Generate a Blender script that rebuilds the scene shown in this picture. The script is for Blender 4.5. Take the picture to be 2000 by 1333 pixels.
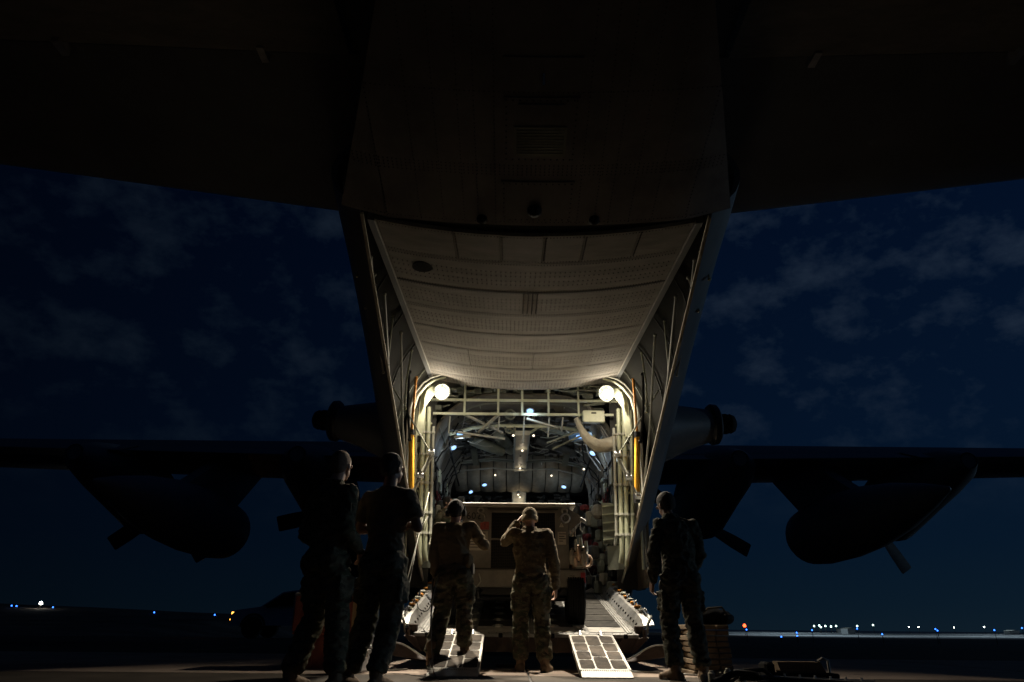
import bpy, bmesh, math, random
from math import sin, cos, pi, radians, sqrt, atan2, tan
from mathutils import Vector, Matrix, noise
random.seed(7)
for o in list(bpy.data.objects): bpy.data.objects.remove(o)
S = bpy.context.scene
col = S.collection
# ------------------------------------------------------------------ camera
CAMH, TH, RO, FP = .45, radians(22.75), radians(.55), 1333.33
cd = bpy.data.cameras.new('camera'); cam = bpy.data.objects.new('camera', cd); col.objects.link(cam)
cd.sensor_width = 36; cd.lens = 24; cd.clip_end = 6000; cd.clip_start = .05
cam.matrix_world = Matrix.Translation((0,0,CAMH)) @ Matrix.Rotation(pi/2+TH,4,'X') @ Matrix.Rotation(RO,4,'Z')
S.camera = cam
S.view_settings.view_transform = 'Standard'; S.view_settings.look = 'None'
S.view_settings.exposure = 0; S.view_settings.gamma = 1; S.view_settings.use_curve_mapping = False
try:
    S.cycles.max_bounces = 7; S.cycles.diffuse_bounces = 5; S.cycles.glossy_bounces = 3
    S.cycles.use_denoising = True; S.cycles.sample_clamp_indirect = 4; S.cycles.caustics_reflective = False
except Exception: pass
# ------------------------------------------------------------------ world: moonless blue night sky with thin cloud
W = bpy.data.worlds.new('World'); S.world = W; W.use_nodes = True
wt = W.node_tree; wt.nodes.clear()
def wn(t, **k):
    n = wt.nodes.new(t)
    for a, v in k.items(): setattr(n, a, v)
    return n
wl = wt.links.new
tc = wn('ShaderNodeTexCoord'); sep = wn('ShaderNodeSeparateXYZ'); wl(tc.outputs['Generated'], sep.inputs[0])
ramp = wn('ShaderNodeValToRGB'); wl(sep.outputs['Z'], ramp.inputs[0])
er = ramp.color_ramp.elements
er[0].position = 0.0; er[0].color = (.0030,.0080,.0140,1)
er[1].position = 1.0; er[1].color = (.0004,.0022,.0095,1)
for p, c_ in ((.03,(.0022,.0070,.0138,1)), (.10,(.0014,.0056,.0138,1)), (.25,(.0010,.0046,.0140,1)), (.5,(.0006,.0032,.0115,1))):
    e = er.new(p); e.color = c_
# brighter to the right (a lit airfield over there), darker to the left
mr = wn('ShaderNodeMapRange'); mr.inputs[1].default_value = -.75; mr.inputs[2].default_value = .6; mr.inputs[3].default_value = .32; mr.inputs[4].default_value = 1.5
wl(sep.outputs['X'], mr.inputs[0])
mp = wn('ShaderNodeMapping'); mp.inputs['Scale'].default_value = (1.0,1.0,1.5); wl(tc.outputs['Generated'], mp.inputs[0])
nz = wn('ShaderNodeTexNoise'); nz.inputs['Scale'].default_value = 12; nz.inputs['Detail'].default_value = 8; nz.inputs['Roughness'].default_value = .6; nz.inputs['Distortion'].default_value = .0
wl(mp.outputs[0], nz.inputs['Vector'])
cr = wn('ShaderNodeValToRGB'); cr.color_ramp.elements[0].position = .48; cr.color_ramp.elements[0].color = (0,0,0,1)
cr.color_ramp.elements[1].position = .78; cr.color_ramp.elements[1].color = (1,1,1,1); wl(nz.outputs['Fac'], cr.inputs[0])
zc = wn('ShaderNodeMapRange'); zc.inputs[1].default_value = .12; zc.inputs[2].default_value = .3; wl(sep.outputs['Z'], zc.inputs[0])
cm = wn('ShaderNodeMath', operation='MULTIPLY'); wl(cr.outputs[0], cm.inputs[0]); wl(zc.outputs[0], cm.inputs[1])
mx = wn('ShaderNodeMix', data_type='RGBA'); wl(cm.outputs[0], mx.inputs[0]); wl(ramp.outputs[0], mx.inputs[6]); mx.inputs[7].default_value = (.0100,.0170,.030,1)
vm = wn('ShaderNodeVectorMath', operation='SCALE'); wl(mx.outputs[2], vm.inputs[0]); wl(mr.outputs[0], vm.inputs['Scale'])
bg = wn('ShaderNodeBackground'); bg.inputs[1].default_value = 1.0; wl(vm.outputs[0], bg.inputs[0])
wo = wn('ShaderNodeOutputWorld'); wl(bg.outputs[0], wo.inputs[0])
# faint cold light low from the right, added for an unseen floodlight there
sd = bpy.data.lights.new('cold_side_light', 'SUN'); sd.energy = .20; sd.angle = radians(1.5); sd.color = (.45,.72,1)
so = bpy.data.objects.new('cold_side_light', sd); col.objects.link(so)
so.rotation_euler = Vector((-1,-.12,-.05)).to_track_quat('-Z','Y').to_euler()

X0 = .2                     # the aircraft's centreline
# ------------------------------------------------------------------ materials
def mat(name, color, rough=.6, metal=0, var=.25, scale=6, bump=.15, spec=.5, emit=None, stretch=None, color2=None):
    m = bpy.data.materials.new(name); m.use_nodes = True; nt = m.node_tree; b = nt.nodes['Principled BSDF']
    b.inputs['Roughness'].default_value = rough; b.inputs['Metallic'].default_value = metal
    b.inputs['Specular IOR Level'].default_value = spec
    if emit:
        b.inputs['Base Color'].default_value = (0,0,0,1)
        b.inputs['Emission Color'].default_value = (*color,1); b.inputs['Emission Strength'].default_value = emit; return m
    t = nt.nodes.new('ShaderNodeTexCoord'); mpn = nt.nodes.new('ShaderNodeMapping'); nt.links.new(t.outputs['Object'], mpn.inputs[0])
    if stretch: mpn.inputs['Scale'].default_value = stretch
    n = nt.nodes.new('ShaderNodeTexNoise'); n.inputs['Scale'].default_value = scale; n.inputs['Detail'].default_value = 8; n.inputs['Roughness'].default_value = .65
    nt.links.new(mpn.outputs[0], n.inputs['Vector'])
    r = nt.nodes.new('ShaderNodeValToRGB'); nt.links.new(n.outputs['Fac'], r.inputs[0])
    r.color_ramp.elements[0].position = .32; r.color_ramp.elements[1].position = .7
    lo = tuple(c*(1-var) for c in color); hi = color2 or tuple(min(1,c*(1+var)) for c in color)
    r.color_ramp.elements[0].color = (*lo,1); r.color_ramp.elements[1].color = (*hi,1)
    nt.links.new(r.outputs[0], b.inputs['Base Color'])
    rr = nt.nodes.new('ShaderNodeMapRange'); rr.inputs[3].default_value = max(.05,rough-.12); rr.inputs[4].default_value = min(1,rough+.15)
    nt.links.new(n.outputs['Fac'], rr.inputs[0]); nt.links.new(rr.outputs[0], b.inputs['Roughness'])
    if bump:
        n2 = nt.nodes.new('ShaderNodeTexNoise'); n2.inputs['Scale'].default_value = scale*7; n2.inputs['Detail'].default_value = 4
        nt.links.new(mpn.outputs[0], n2.inputs['Vector'])
        bp = nt.nodes.new('ShaderNodeBump'); bp.inputs['Strength'].default_value = bump; bp.inputs['Distance'].default_value = .01
        nt.links.new(n2.outputs['Fac'], bp.inputs['Height']); nt.links.new(bp.outputs[0], b.inputs['Normal'])
    return m
def camo(name, base, c2, c3, rough=.9):
    m = mat(name, base, rough, 0, .12, 40, .5, .1); nt = m.node_tree; b = nt.nodes['Principled BSDF']
    t = nt.nodes.new('ShaderNodeTexCoord'); prev = b.inputs['Base Color'].links[0].from_socket
    for i,(c,sc,th) in enumerate(((c2,9,.52),(c3,13,.57),((base[0]*1.3,base[1]*1.3,base[2]*1.3),17,.62))):
        n = nt.nodes.new('ShaderNodeTexNoise'); n.inputs['Scale'].default_value = sc; n.inputs['Detail'].default_value = 3
        mpn = nt.nodes.new('ShaderNodeMapping'); mpn.inputs['Location'].default_value = (i*7.3,i*3.1,0); mpn.inputs['Scale'].default_value = (1,1,1.5)
        nt.links.new(t.outputs['Object'], mpn.inputs[0]); nt.links.new(mpn.outputs[0], n.inputs['Vector'])
        r = nt.nodes.new('ShaderNodeMapRange'); r.inputs[1].default_value = th-.015; r.inputs[2].default_value = th+.015
        nt.links.new(n.outputs['Fac'], r.inputs[0])
        x = nt.nodes.new('ShaderNodeMix'); x.data_type = 'RGBA'; nt.links.new(r.outputs[0], x.inputs[0]); nt.links.new(prev, x.inputs[6]); x.inputs[7].default_value = (*c,1)
        prev = x.outputs[2]
    nt.links.new(prev, b.inputs['Base Color']); return m
M = {}
M['skin_grey'] = mat('grey aircraft paint', (.125,.13,.132), .5, 0, .18, 2.2, .06, .4)
M['door_skin'] = mat('door skin paint', (.22,.208,.187), .8, 0, .22, 3, .12, .12, stretch=(1,3,1))
M['belly_skin'] = mat('belly paint', (.18,.172,.165), .8, 0, .3, 2.2, .15, .12)
M['inner'] = mat('interior primer', (.17,.18,.14), .6, 0, .35, 3, .2)
M['lining'] = mat('quilted lining', (.10,.09,.07), .8, 0, .3, 4, .5)
M['dark_inner'] = mat('dark interior', (.05,.05,.045), .7, 0, .5, 6, .3)  # dark tone shared by ducts, gear and some ribs
M['primer'] = mat('pale green primer tube', (.36,.375,.26), .45, 0, .2, 5, .1)
M['shell_shade'] = mat('shell shade black', (.013,.013,.010), .9, 0, .4, 5, .3, .15)  # near-black, shade of the shell walls put into the colour
M['pale'] = mat('pale painted metal', (.33,.33,.28), .5, 0, .2, 6, .1)
M['alu'] = mat('worn aluminium', (.52,.51,.49), .38, .75, .3, 9, .12)
M['deck'] = mat('deck aluminium', (.24,.24,.23), .5, .2, .3, 7, .12, color2=(.42,.41,.39))
M['pad'] = mat('anti slip pad', (.04,.038,.035), .85, 0, .5, 9, .7, .2, color2=(.075,.07,.062))
M['ramp_pad'] = mat('scuffed ramp pad', (.045,.038,.032), .85, 0, .5, 5, .8, .2, color2=(.12,.098,.078))
M['ramp_frame'] = mat('scraped ramp frame', (.44,.42,.38), .5, .1, .35, 9, .2)
M['under'] = mat('brown primed underside', (.075,.052,.042), .7, 0, .4, 6, .2)
M['seam'] = mat('dark seam sealant', (.02,.018,.016), .8, 0, .3, 9, 0)
M['yellow'] = mat('amber cylinder paint', (.62,.30,.02), .45, 0, .15, 8, .05)
M['orange'] = mat('worn orange paint', (.55,.22,.03), .6, 0, .3, 15, .1)
M['black'] = mat('black rubber', (.010,.010,.010), .8, 0, .4, 12, .2, .15)
M['blackmetal'] = mat('black metal', (.02,.02,.022), .4, .2, .3, 8, .1)
M['chrome'] = mat('polished rod', (.7,.7,.7), .2, 1, .08, 9, 0)
M['bar'] = mat('lifted green primer', (.60,.62,.46), .45, 0, .2, 5, .1)  # primer colour lifted so bars the lamps barely reach look lit
M['canvas'] = mat('rolled canvas', (.36,.33,.26), .9, 0, .25, 8, .7)
M['curtain'] = mat('quilted curtain', (.21,.19,.145), .85, 0, .3, 6, .6)
M['red_web'] = mat('red webbing', (.10,.012,.014), .8, 0, .4, 14, .6)
M['trailer'] = mat('tan drab trailer paint', (.155,.143,.122), .55, 0, .22, 6, .1)
M['trailer_pale'] = mat('pale trailer trim', (.33,.31,.27), .5, 0, .2, 6, .1)
M['soot'] = mat('soot black paint', (.012,.011,.010), .9, 0, .3, 12, .1, .1)
M['grille'] = mat('grille mesh wire', (.016,.014,.014), .5, .3, .3, 20, 0)
M['cable_tan'] = mat('tan cable', (.55,.38,.27), .6, 0, .3, 9, .2)
M['red'] = mat('red reflector', (.25,.02,.02), .4, 0, .2, 9, 0)
M['redsticker'] = mat('faded red sticker', (.28,.05,.035), .6, 0, .3, 20, 0)
M['placard'] = mat('cream placard', (.40,.36,.29), .6, 0, .15, 20, 0)
M['ink'] = mat('black ink', (.012,.012,.012), .7, 0, .1, 20, 0)
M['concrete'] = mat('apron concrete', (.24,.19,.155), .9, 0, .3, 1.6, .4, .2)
M['apron_dark'] = mat('worn dark concrete', (.058,.047,.036), .9, 0, .4, 1.8, .5, .2)  # darker tone for all but one row of slabs
M['dirt'] = mat('desert dirt', (.10,.085,.07), 1, 0, .5, .35, .8, .1)
M['far_apron'] = mat('far pale apron', (.30,.32,.33), .9, 0, .1, .05, 0)
M['wood'] = mat('dunnage wood', (.17,.12,.07), .85, 0, .35, 5, .4, stretch=(1,9,9))
M['crate_red'] = mat('salmon red crate', (.30,.085,.05), .7, 0, .3, 5, .2)
M['crate_tan'] = mat('tan crate batten', (.36,.25,.12), .7, 0, .25, 6, .2)
M['case'] = mat('silver case', (.42,.43,.45), .4, .4, .2, 9, .1)
M['car'] = mat('pale vehicle paint', (.6,.55,.58), .35, 0, .08, 3, 0)
M['glass'] = mat('dark window glass', (.01,.012,.014), .08, 0, .1, 3, 0)
M['skinA'] = mat('light skin', (.42,.24,.17), .55, 0, .12, 20, .1)
M['skinB'] = mat('brown skin', (.16,.085,.055), .5, 0, .12, 20, .1)
M['hair'] = mat('dark hair', (.02,.014,.01), .8, 0, .4, 60, .8)
M['hair2'] = mat('cropped fair hair', (.16,.10,.065), .8, 0, .4, 80, .6)
M['tshirt'] = mat('tan tee shirt', (.19,.145,.09), .95, 0, .12, 30, .3, .1)
M['olive_shirt'] = mat('coyote undershirt', (.10,.08,.058), .95, 0, .12, 30, .3, .1)
M['camo'] = camo('camouflage cloth', (.115,.10,.066), (.066,.068,.042), (.068,.05,.034))
M['camo_dark'] = camo('dark camouflage cloth', (.08,.077,.06), (.045,.048,.034), (.042,.034,.026))
M['camo_tan'] = camo('tan camouflage cloth', (.155,.12,.075), (.12,.097,.06), (.115,.08,.05))
M['flight'] = mat('sage flight suit', (.14,.125,.08), .92, 0, .2, 12, .4, .1)
M['boot'] = mat('tan suede boot', (.16,.105,.06), .85, 0, .25, 14, .4)
M['beanie'] = mat('coyote knit cap', (.27,.22,.145), .95, 0, .12, 30, .6, .1, stretch=(1,1,4))
M['belt'] = mat('webbing belt', (.06,.05,.035), .8, 0, .2, 20, .2)
M['lamp_white'] = mat('burning lamp lens', (1,.93,.78), emit=26)
M['lamp_blue'] = mat('cold lamp lens', (.26,.52,1), emit=1.9)
M['lamp_small'] = mat('small warm lens', (1,.85,.62), emit=2.2)
M['l_blue'] = mat('blue taxi lens', (.03,.16,1), emit=6)
M['l_cyan'] = mat('white green lamp', (.65,1,.9), emit=7)
M['l_white'] = mat('white far lamp', (1,.97,.85), emit=30)
M['l_red'] = mat('red lamp', (1,.08,.02), emit=6)
M['l_amber'] = mat('amber lamp', (1,.42,.06), emit=5)
M['cord'] = mat('grey cord', (.20,.19,.17), .6, 0, .2, 9, 0)
M['blue_tube'] = mat('blue strut sleeve', (.10,.22,.42), .3, .3, .1, 9, 0)

# ------------------------------------------------------------------ mesh helpers
def empty(name, loc, label=None, cat=None, group=None, rz=0):
    o = bpy.data.objects.new(name, None); col.objects.link(o); o.location = loc; o.rotation_euler = (0,0,rz); o.empty_display_size = .1
    tag(o, label, cat, group); bpy.context.view_layer.update() if rz else None
    o.matrix_world = Matrix.Translation(loc) @ Matrix.Rotation(rz,4,'Z')
    return o
def tag(o, label=None, cat=None, group=None, kind=None):
    if label: o['label'] = label
    if cat: o['category'] = cat
    if group: o['group'] = group
    if kind: o['kind'] = kind
    return o
def link(name, me, parent=None, label=None, kind=None, local=False):
    o = bpy.data.objects.new(name, me); col.objects.link(o)
    if parent is not None:
        o.parent = parent
        if not local: o.matrix_parent_inverse = PW(parent).inverted()
    if label: o['label'] = label
    if kind: o['kind'] = kind
    return o
def PW(o):
    m = o.matrix_basis.copy()
    if o.parent is not None: m = PW(o.parent) @ o.matrix_parent_inverse @ m
    return m
class MB:
    """collects shapes in world coordinates and links them as one mesh"""
    def __init__(s): s.v=[]; s.f=[]
    def add(s, vs, fs):
        n=len(s.v); s.v += [tuple(v) for v in vs]; s.f += [tuple(i+n for i in f) for f in fs]; return s
    def box(s, c, d, R=None, taper=1):
        x,y,z=(k/2 for k in d); vs=[Vector((a*x*(taper if e>0 else 1),b*y*(taper if e>0 else 1),e*z)) for e in (-1,1) for b in (-1,1) for a in (-1,1)]
        if R: vs=[R@v for v in vs]
        c=Vector(c); return s.add([v+c for v in vs], [(0,2,3,1),(4,5,7,6),(0,1,5,4),(2,6,7,3),(0,4,6,2),(1,3,7,5)])
    def bbox(s, c, d, R=None, b=.01):
        """box with bevelled edges (octagonal in plan)"""
        x,y,z=(k/2 for k in d); b=min(b,x*.9,y*.9,z*.9); rings=[]
        for zz,i in ((-z,b),(-z+b,0),(z-b,0),(z,b)):
            X,Y=x-i,y-i; rings.append([(X,-Y+b,zz),(X,Y-b,zz),(X-b,Y,zz),(-X+b,Y,zz),(-X,Y-b,zz),(-X,-Y+b,zz),(-X+b,-Y,zz),(X-b,-Y,zz)])
        vs=[Vector(p) for r in rings for p in r]
        if R: vs=[R@v for v in vs]
        c=Vector(c); vs=[v+c for v in vs]; fs=[]
        for k in range(3):
            for i in range(8): j=(i+1)%8; fs.append((k*8+i,k*8+j,k*8+8+j,k*8+8+i))
        fs.append(tuple(range(7,-1,-1))); fs.append(tuple(range(24,32))); return s.add(vs,fs)
    def loft(s, rings, caps=True, closed=True):
        n=len(rings[0]); vs=[p for r in rings for p in r]; fs=[]
        for k in range(len(rings)-1):
            for i in range(n if closed else n-1):
                j=(i+1)%n; fs.append((k*n+i,k*n+j,(k+1)*n+j,(k+1)*n+i))
        if caps and closed: fs.append(tuple(range(n-1,-1,-1))); fs.append(tuple(range((len(rings)-1)*n,len(rings)*n)))
        return s.add(vs,fs)
    def tube(s, pts, r, n=8, caps=True):
        pts=[Vector(p) for p in pts]; rs=r if isinstance(r,(list,tuple)) else [r]*len(pts); rings=[]; up=None
        for i,p in enumerate(pts):
            t=(pts[min(i+1,len(pts)-1)]-pts[max(i-1,0)]); 
            if t.length<1e-9: t=Vector((0,0,1))
            t.normalize()
            if up is None: up = Vector((0,0,1)) if abs(t.z)<.9 else Vector((0,1,0))
            a=t.cross(up); 
            if a.length<1e-4: a=t.cross(Vector((1,0,0)))
            a.normalize(); b=a.cross(t).normalized(); up=b
            rings.append([p+(a*cos(2*pi*k/n)+b*sin(2*pi*k/n))*rs[i] for k in range(n)])
        return s.loft(rings,caps)
    def bar(s, p, q, w, h=None):
        h=h or w; p=Vector(p); q=Vector(q); t=(q-p).normalized(); up=Vector((0,0,1)) if abs(t.z)<.9 else Vector((0,1,0))
        a=t.cross(up).normalized(); b=a.cross(t)
        rings=[[c+a*x*w/2+b*y*h/2 for x,y in ((-1,-1),(1,-1),(1,1),(-1,1))] for c in (p,q)]
        return s.loft(rings)
    def ball(s, c, r, u=10, v=6):
        if not isinstance(r,(tuple,list)): r=(r,r,r)
        c=Vector(c); vs=[c+Vector((0,0,-r[2]))]; fs=[]
        for i in range(1,v):
            a=-pi/2+pi*i/v
            for k in range(u): b=2*pi*k/u; vs.append(c+Vector((cos(a)*cos(b)*r[0],cos(a)*sin(b)*r[1],sin(a)*r[2])))
        vs.append(c+Vector((0,0,r[2])))
        for k in range(u): j=(k+1)%u; fs.append((0,1+j,1+k)); fs.append((len(vs)-1,1+(v-2)*u+k,1+(v-2)*u+j))
        for i in range(v-2):
            for k in range(u): j=(k+1)%u; a=1+i*u; fs.append((a+k,a+j,a+u+j,a+u+k))
        return s.add(vs,fs)
    def torus(s, c, R, r, axis=(0,0,1), n=16, m=6, a0=0, a1=2*pi, sy=1):
        z=Vector(axis).normalized(); x=z.orthogonal().normalized(); 
        if abs(z.z)>.5: x=(Vector((1,0,0))-z*z.x).normalized()
        else: x=Vector((0,0,1))
        y=z.cross(x); full=abs(a1-a0-2*pi)<1e-6; c=Vector(c); rings=[]
        for i in range(n if full else n+1):
            a=a0+(a1-a0)*i/n; d=x*cos(a)+y*sin(a)*sy; rings.append([c+d*R+(d*cos(2*pi*k/m)+z*sin(2*pi*k/m))*r for k in range(m)])
        if full: rings.append(rings[0])
        return s.loft(rings,not full)
    def prism(s, pts, off):
        """polygon pts (3D) extruded by vector off"""
        off=Vector(off); n=len(pts); vs=[Vector(p) for p in pts]+[Vector(p)+off for p in pts]
        return s.add(vs,[tuple(range(n-1,-1,-1)),tuple(range(n,2*n))]+[(i,(i+1)%n,n+(i+1)%n,n+i) for i in range(n)])
    def lathe(s, c, axis, prof, n=24, up=None):
        z=Vector(axis).normalized(); x=z.orthogonal().normalized(); y=z.cross(x); c=Vector(c)
        return s.loft([[c+z*h+(x*cos(2*pi*k/n)+y*sin(2*pi*k/n))*max(r,.0005) for k in range(n)] for r,h in prof])
    def mesh(s, name, m, smooth=None):
        me=bpy.data.meshes.new(name); me.from_pydata(s.v,[],s.f); me.validate()
        bm=bmesh.new(); bm.from_mesh(me); bmesh.ops.remove_doubles(bm,verts=bm.verts,dist=1e-5); bmesh.ops.recalc_face_normals(bm,faces=bm.faces)
        if smooth:
            for f in bm.faces: f.smooth=True
            for e in bm.edges:
                if len(e.link_faces)==2 and e.calc_face_angle(0)>radians(smooth): e.smooth=False
        bm.to_mesh(me); bm.free()
        me.materials.append(M[m] if isinstance(m,str) else m); return me
    def build(s, name, m, parent=None, smooth=None, label=None, kind=None):
        return link(name, s.mesh(name,m,smooth), parent, label, kind)
def mirror(v): return (2*X0-v[0], v[1], v[2])
def rx(x,y,z): return (X0+x,y,z)      # a point given from the aircraft's centreline

# ------------------------------------------------------------------ ground
def sst(a,b,x): t=max(0,min(1,(x-a)/(b-a))); return t*t*(3-2*t)
def gh(x,y):
    right=-.9*sst(22,60,y)
    left=(1.30+.034*max(0,-25-x))*sst(30,68,y)
    k=sst(-16,-22,x) if False else 1-sst(-22,-12,x)
    h=right*(1-k)+left*k
    if y>34: h+=.16*noise.noise(Vector((x*.11,y*.09,1)))*k*sst(34,45,y)+.05*noise.noise(Vector((x*.5,y*.4,4)))*k*sst(34,45,y)
    return h
xs=[-2500,-900,-400,-200,-120]+[-90+i*2.5 for i in range(32)]+[-10,-6,-2,4,10,20,35,60,100,200,500,1200,2500]
ys=[-300,-60,-10,30]+[32+i*2 for i in range(28)]+[95,110,140,200,400,900,1800,3500]
m=MB(); m.loft([[(x,y,(gh(x,y) if abs(x)<300 else gh(math.copysign(300,x),y))-.02) for x in xs] for y in ys],False,False)
# one sheet of dirt reaching the horizon
tag(m.build('ground','dirt',smooth=60),kind='structure')
# concrete slabs of the apron, joints between them
ap=tag(empty('apron',(0,10,0)),kind='structure')
bm_=MB(); bm_.box((0,8,-.012),(60,36,.02)); bm_.build('joint_sealant','seam',ap)
sw=4.6
slab_cache={}
for i in range(-4,4):
    for j in range(0,6):
        x0_=.2+i*sw*1.3; y0_=-2.65+j*sw*1.1
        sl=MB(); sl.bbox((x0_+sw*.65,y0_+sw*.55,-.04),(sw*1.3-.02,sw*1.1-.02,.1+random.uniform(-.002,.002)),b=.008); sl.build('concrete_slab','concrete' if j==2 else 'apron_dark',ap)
# pale far apron on the right, beyond the dirt
fa=MB(); fa.loft([[(x,y,-.9+.012) for x in (55,140,600,2400)] for y in (150,260,600,3400)],False,False)
tag(fa.build('far_apron','far_apron'),kind='structure')

# ------------------------------------------------------------------ AIRCRAFT
AC = empty('cargo_aircraft', (X0,12,0), 'grey military cargo aircraft seen from behind, its rear ramp and lit hold open', 'aircraft')
# aft fuselage shell: open below along a straight sill rising aft
def sill_z(y): return .75+.45*(12-y)
def section(y, off=0, n=28):
    zt=5.0-off; w=(1.86+.26*sst(5.5,12,y))-off; e=1.56-off*.25
    if y<5.2: w-= .1*(5.2-y)
    ze=sill_z(y); 
    s=sqrt(max(0,1-(e/w)**2)); hh=(5.0-ze)/(1+s); zcn=5.0-hh; hh2=hh-off
    a0=atan2(-(zcn-ze-0), e) ; 
    a0=-math.acos(min(1,e/w))
    pts=[]
    for k in range(n+1):
        a=a0+(pi-2*a0)*k/n
        pts.append((X0+w*cos(a), y, zcn+(hh if off==0 else hh2 if sin(a)>0 else hh)*sin(a)))
    return pts
st=[5.1,5.5,6,6.6,7.2,8,8.8,9.6,10.4,11.2,11.9]
m=MB(); outer=[section(y) for y in st]; inner=[section(y,.05) for y in st]
m.loft([o+list(reversed(i)) for o,i in zip(outer,inner)],True,True)
m.build('fuselage_shell','skin_grey',AC,smooth=35)
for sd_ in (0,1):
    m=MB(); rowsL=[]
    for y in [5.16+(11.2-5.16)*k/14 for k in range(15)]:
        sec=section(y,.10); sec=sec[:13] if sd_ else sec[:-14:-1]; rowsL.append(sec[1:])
    m.loft(rowsL,False,False); m.build('shell_shade_sheet','shell_shade',AC,smooth=40)  # near-black sheet over the inner walls, standing in for their shade
# pale strip along both sills, its colour standing in for the lit lip
for sd_ in (1,-1):
    a=MB(); a.loft([[(X0+sd_*(1.545+dx),y,sill_z(y)+dz) for dx,dz in ((-.014,-.010),(.012,-.022),(.012,.0),(-.014,.012))] for y in (5.15,6,7,8,9,10,11,11.6)])
    a.build('lit_lip_strip','canvas',AC,smooth=30)
# seam lines with rivets along the outside of the shell
for sd_ in (1,-1):
    sv=MB()
    for k0 in (4,6,9):
        for (ya,pa),(yb,pb) in zip(zip(st,outer),list(zip(st,outer))[1:]):
            k=k0 if sd_>0 else 28-k0
            A=Vector(pa[k]); B=Vector(pb[k]); n_=int((B-A).length/.05)
            for q in range(n_):
                p=A.lerp(B,q/n_); c_=Vector((X0,p.y,3.4)); d=(p-c_).normalized(); d.y=0
                sv.tube([p-d*.002,p+d*.004],[.006,.004],5)
    sv.build('shell_rivets','seam',AC,kind='stuff')
# closed fuselage ahead of the ramp
rings=[]
for y,w,zb in ((11.9,2.12,.79),(13,2.15,.78),(16,2.15,.78),(24,2.15,.8),(27,2.0,.95),(29.5,1.5,1.4),(31,.7,2.1)):
    zt=5.0 if y<25 else 5.0-(y-24)*.22; zcn=(zt+zb)/2; hh=(zt-zb)/2
    rings.append([(X0+w*cos(2*pi*k/40),y,zcn+hh*sin(2*pi*k/40)) for k in range(40)])
m=MB(); m.loft(rings,False)
fw=m.mesh('fuselage_body','skin_grey',40); link('fuselage_body',fw,AC)
# landing gear fairings
for sd_ in (1,-1):
    m=MB(); R_=[]
    for y,w,h in ((13.2,.05,.1),(14.5,.55,.6),(16,.75,.8),(20,.75,.8),(22,.4,.6),(23,.05,.1)):
        R_.append([(X0+sd_*(1.75+w*.4*cos(2*pi*k/20)+.3),y,1.25+h*.75*sin(2*pi*k/20)) for k in range(20)])
    m.loft(R_); m.build('gear_fairing','skin_grey',AC,smooth=50)

# belly of the tail, aft of the opening
def belly(x,y):   # underside height
    return 3.68+.25*(5.1-y)+.12*max(0,4-y)+.115*(x/1.6)**2*1.0+(.16*max(0,abs(x)-1.3))
ysb=[5.1,5.0,4.8,4.4,4.0,3.5,3.0,2.4,1.8]; rings=[]
for y in ysb:
    hw=1.72-.52*sst(5.1,4.0,y)-.12*max(0,4-y) ; hw=1.72-.33*(5.1-y); low=[(X0+hw*t,y,belly(hw*t,y)) for t in [k/12-1 for k in range(25)]]
    up=[(X0+hw*.97*cos(a),y,max(belly(hw,y)+.12,4.35)+ .65*sin(a)) for a in [pi*k/10 for k in range(11)]]
    rings.append(low+up)
m=MB(); m.loft(rings,True); m.build('tail_cone','belly_skin',AC,smooth=40)
def bp_(x,y,d=.0): return (X0+x,y,belly(x,y)-d)
def patch(name,x0,x1,y0,y1,d,matn,parent=AC,th=.01,nx=6,ny=3):
    low=[[bp_(x0+(x1-x0)*i/nx,y0+(y1-y0)*j/ny,d) for i in range(nx+1)] for j in range(ny+1)]
    hi=[[bp_(x0+(x1-x0)*i/nx,y0+(y1-y0)*j/ny,d-th) for i in range(nx+1)] for j in range(ny+1)]
    m=MB(); R_=[l+list(reversed(h)) for l,h in zip(low,hi)]; m.loft(R_); return m.build(name,matn,parent)
hatch=patch('access_panel',-.3,.3,4.62,5.04,.012,'belly_skin')
for x in (-.05,):
    a=MB(); a.lathe(bp_(-.02,4.9,.012),(0,0,-1),[(.0,0),(.06,0),(.06,.04),(.04,.06),(0,.065)],18); a.build('beacon_light','soot',AC,smooth=40,label='black domed beacon under the tail')
grl=patch('vent_grille',-.28,.28,3.88,4.42,.012,'belly_skin')
patch('vent_grille_recess',-.2,.2,4.1,4.36,.022,'inner',grl,.008)
a=MB()
for k in range(9): a.bar(bp_(-.18,4.13+k*.025,.026),bp_(.18,4.13+k*.025,.026),.008,.006)
a.build('grille_bars','inner',grl)
hp=patch('hatch_cover',-.17,.17,3.92,4.05,.024,'belly_skin',grl,.01)
patch('tail_bumper_plate',-.28,.28,3.6,3.8,.012,'belly_skin')
a=MB(); a.prism([bp_(.0,3.78,.02),bp_(.0,3.70,.02),bp_(.0,3.72,.1)],(.012,0,0)); a.build('drain_mast','alu',AC)
a=MB()
for sx in (-.47,.5):
    a.lathe(bp_(sx,5.03,0),(0,0,-1),[(.045,-.01),(.045,.03),(.02,.05),(0,.05)],10)
a.build('hinge_bolts','soot',AC)
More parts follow.
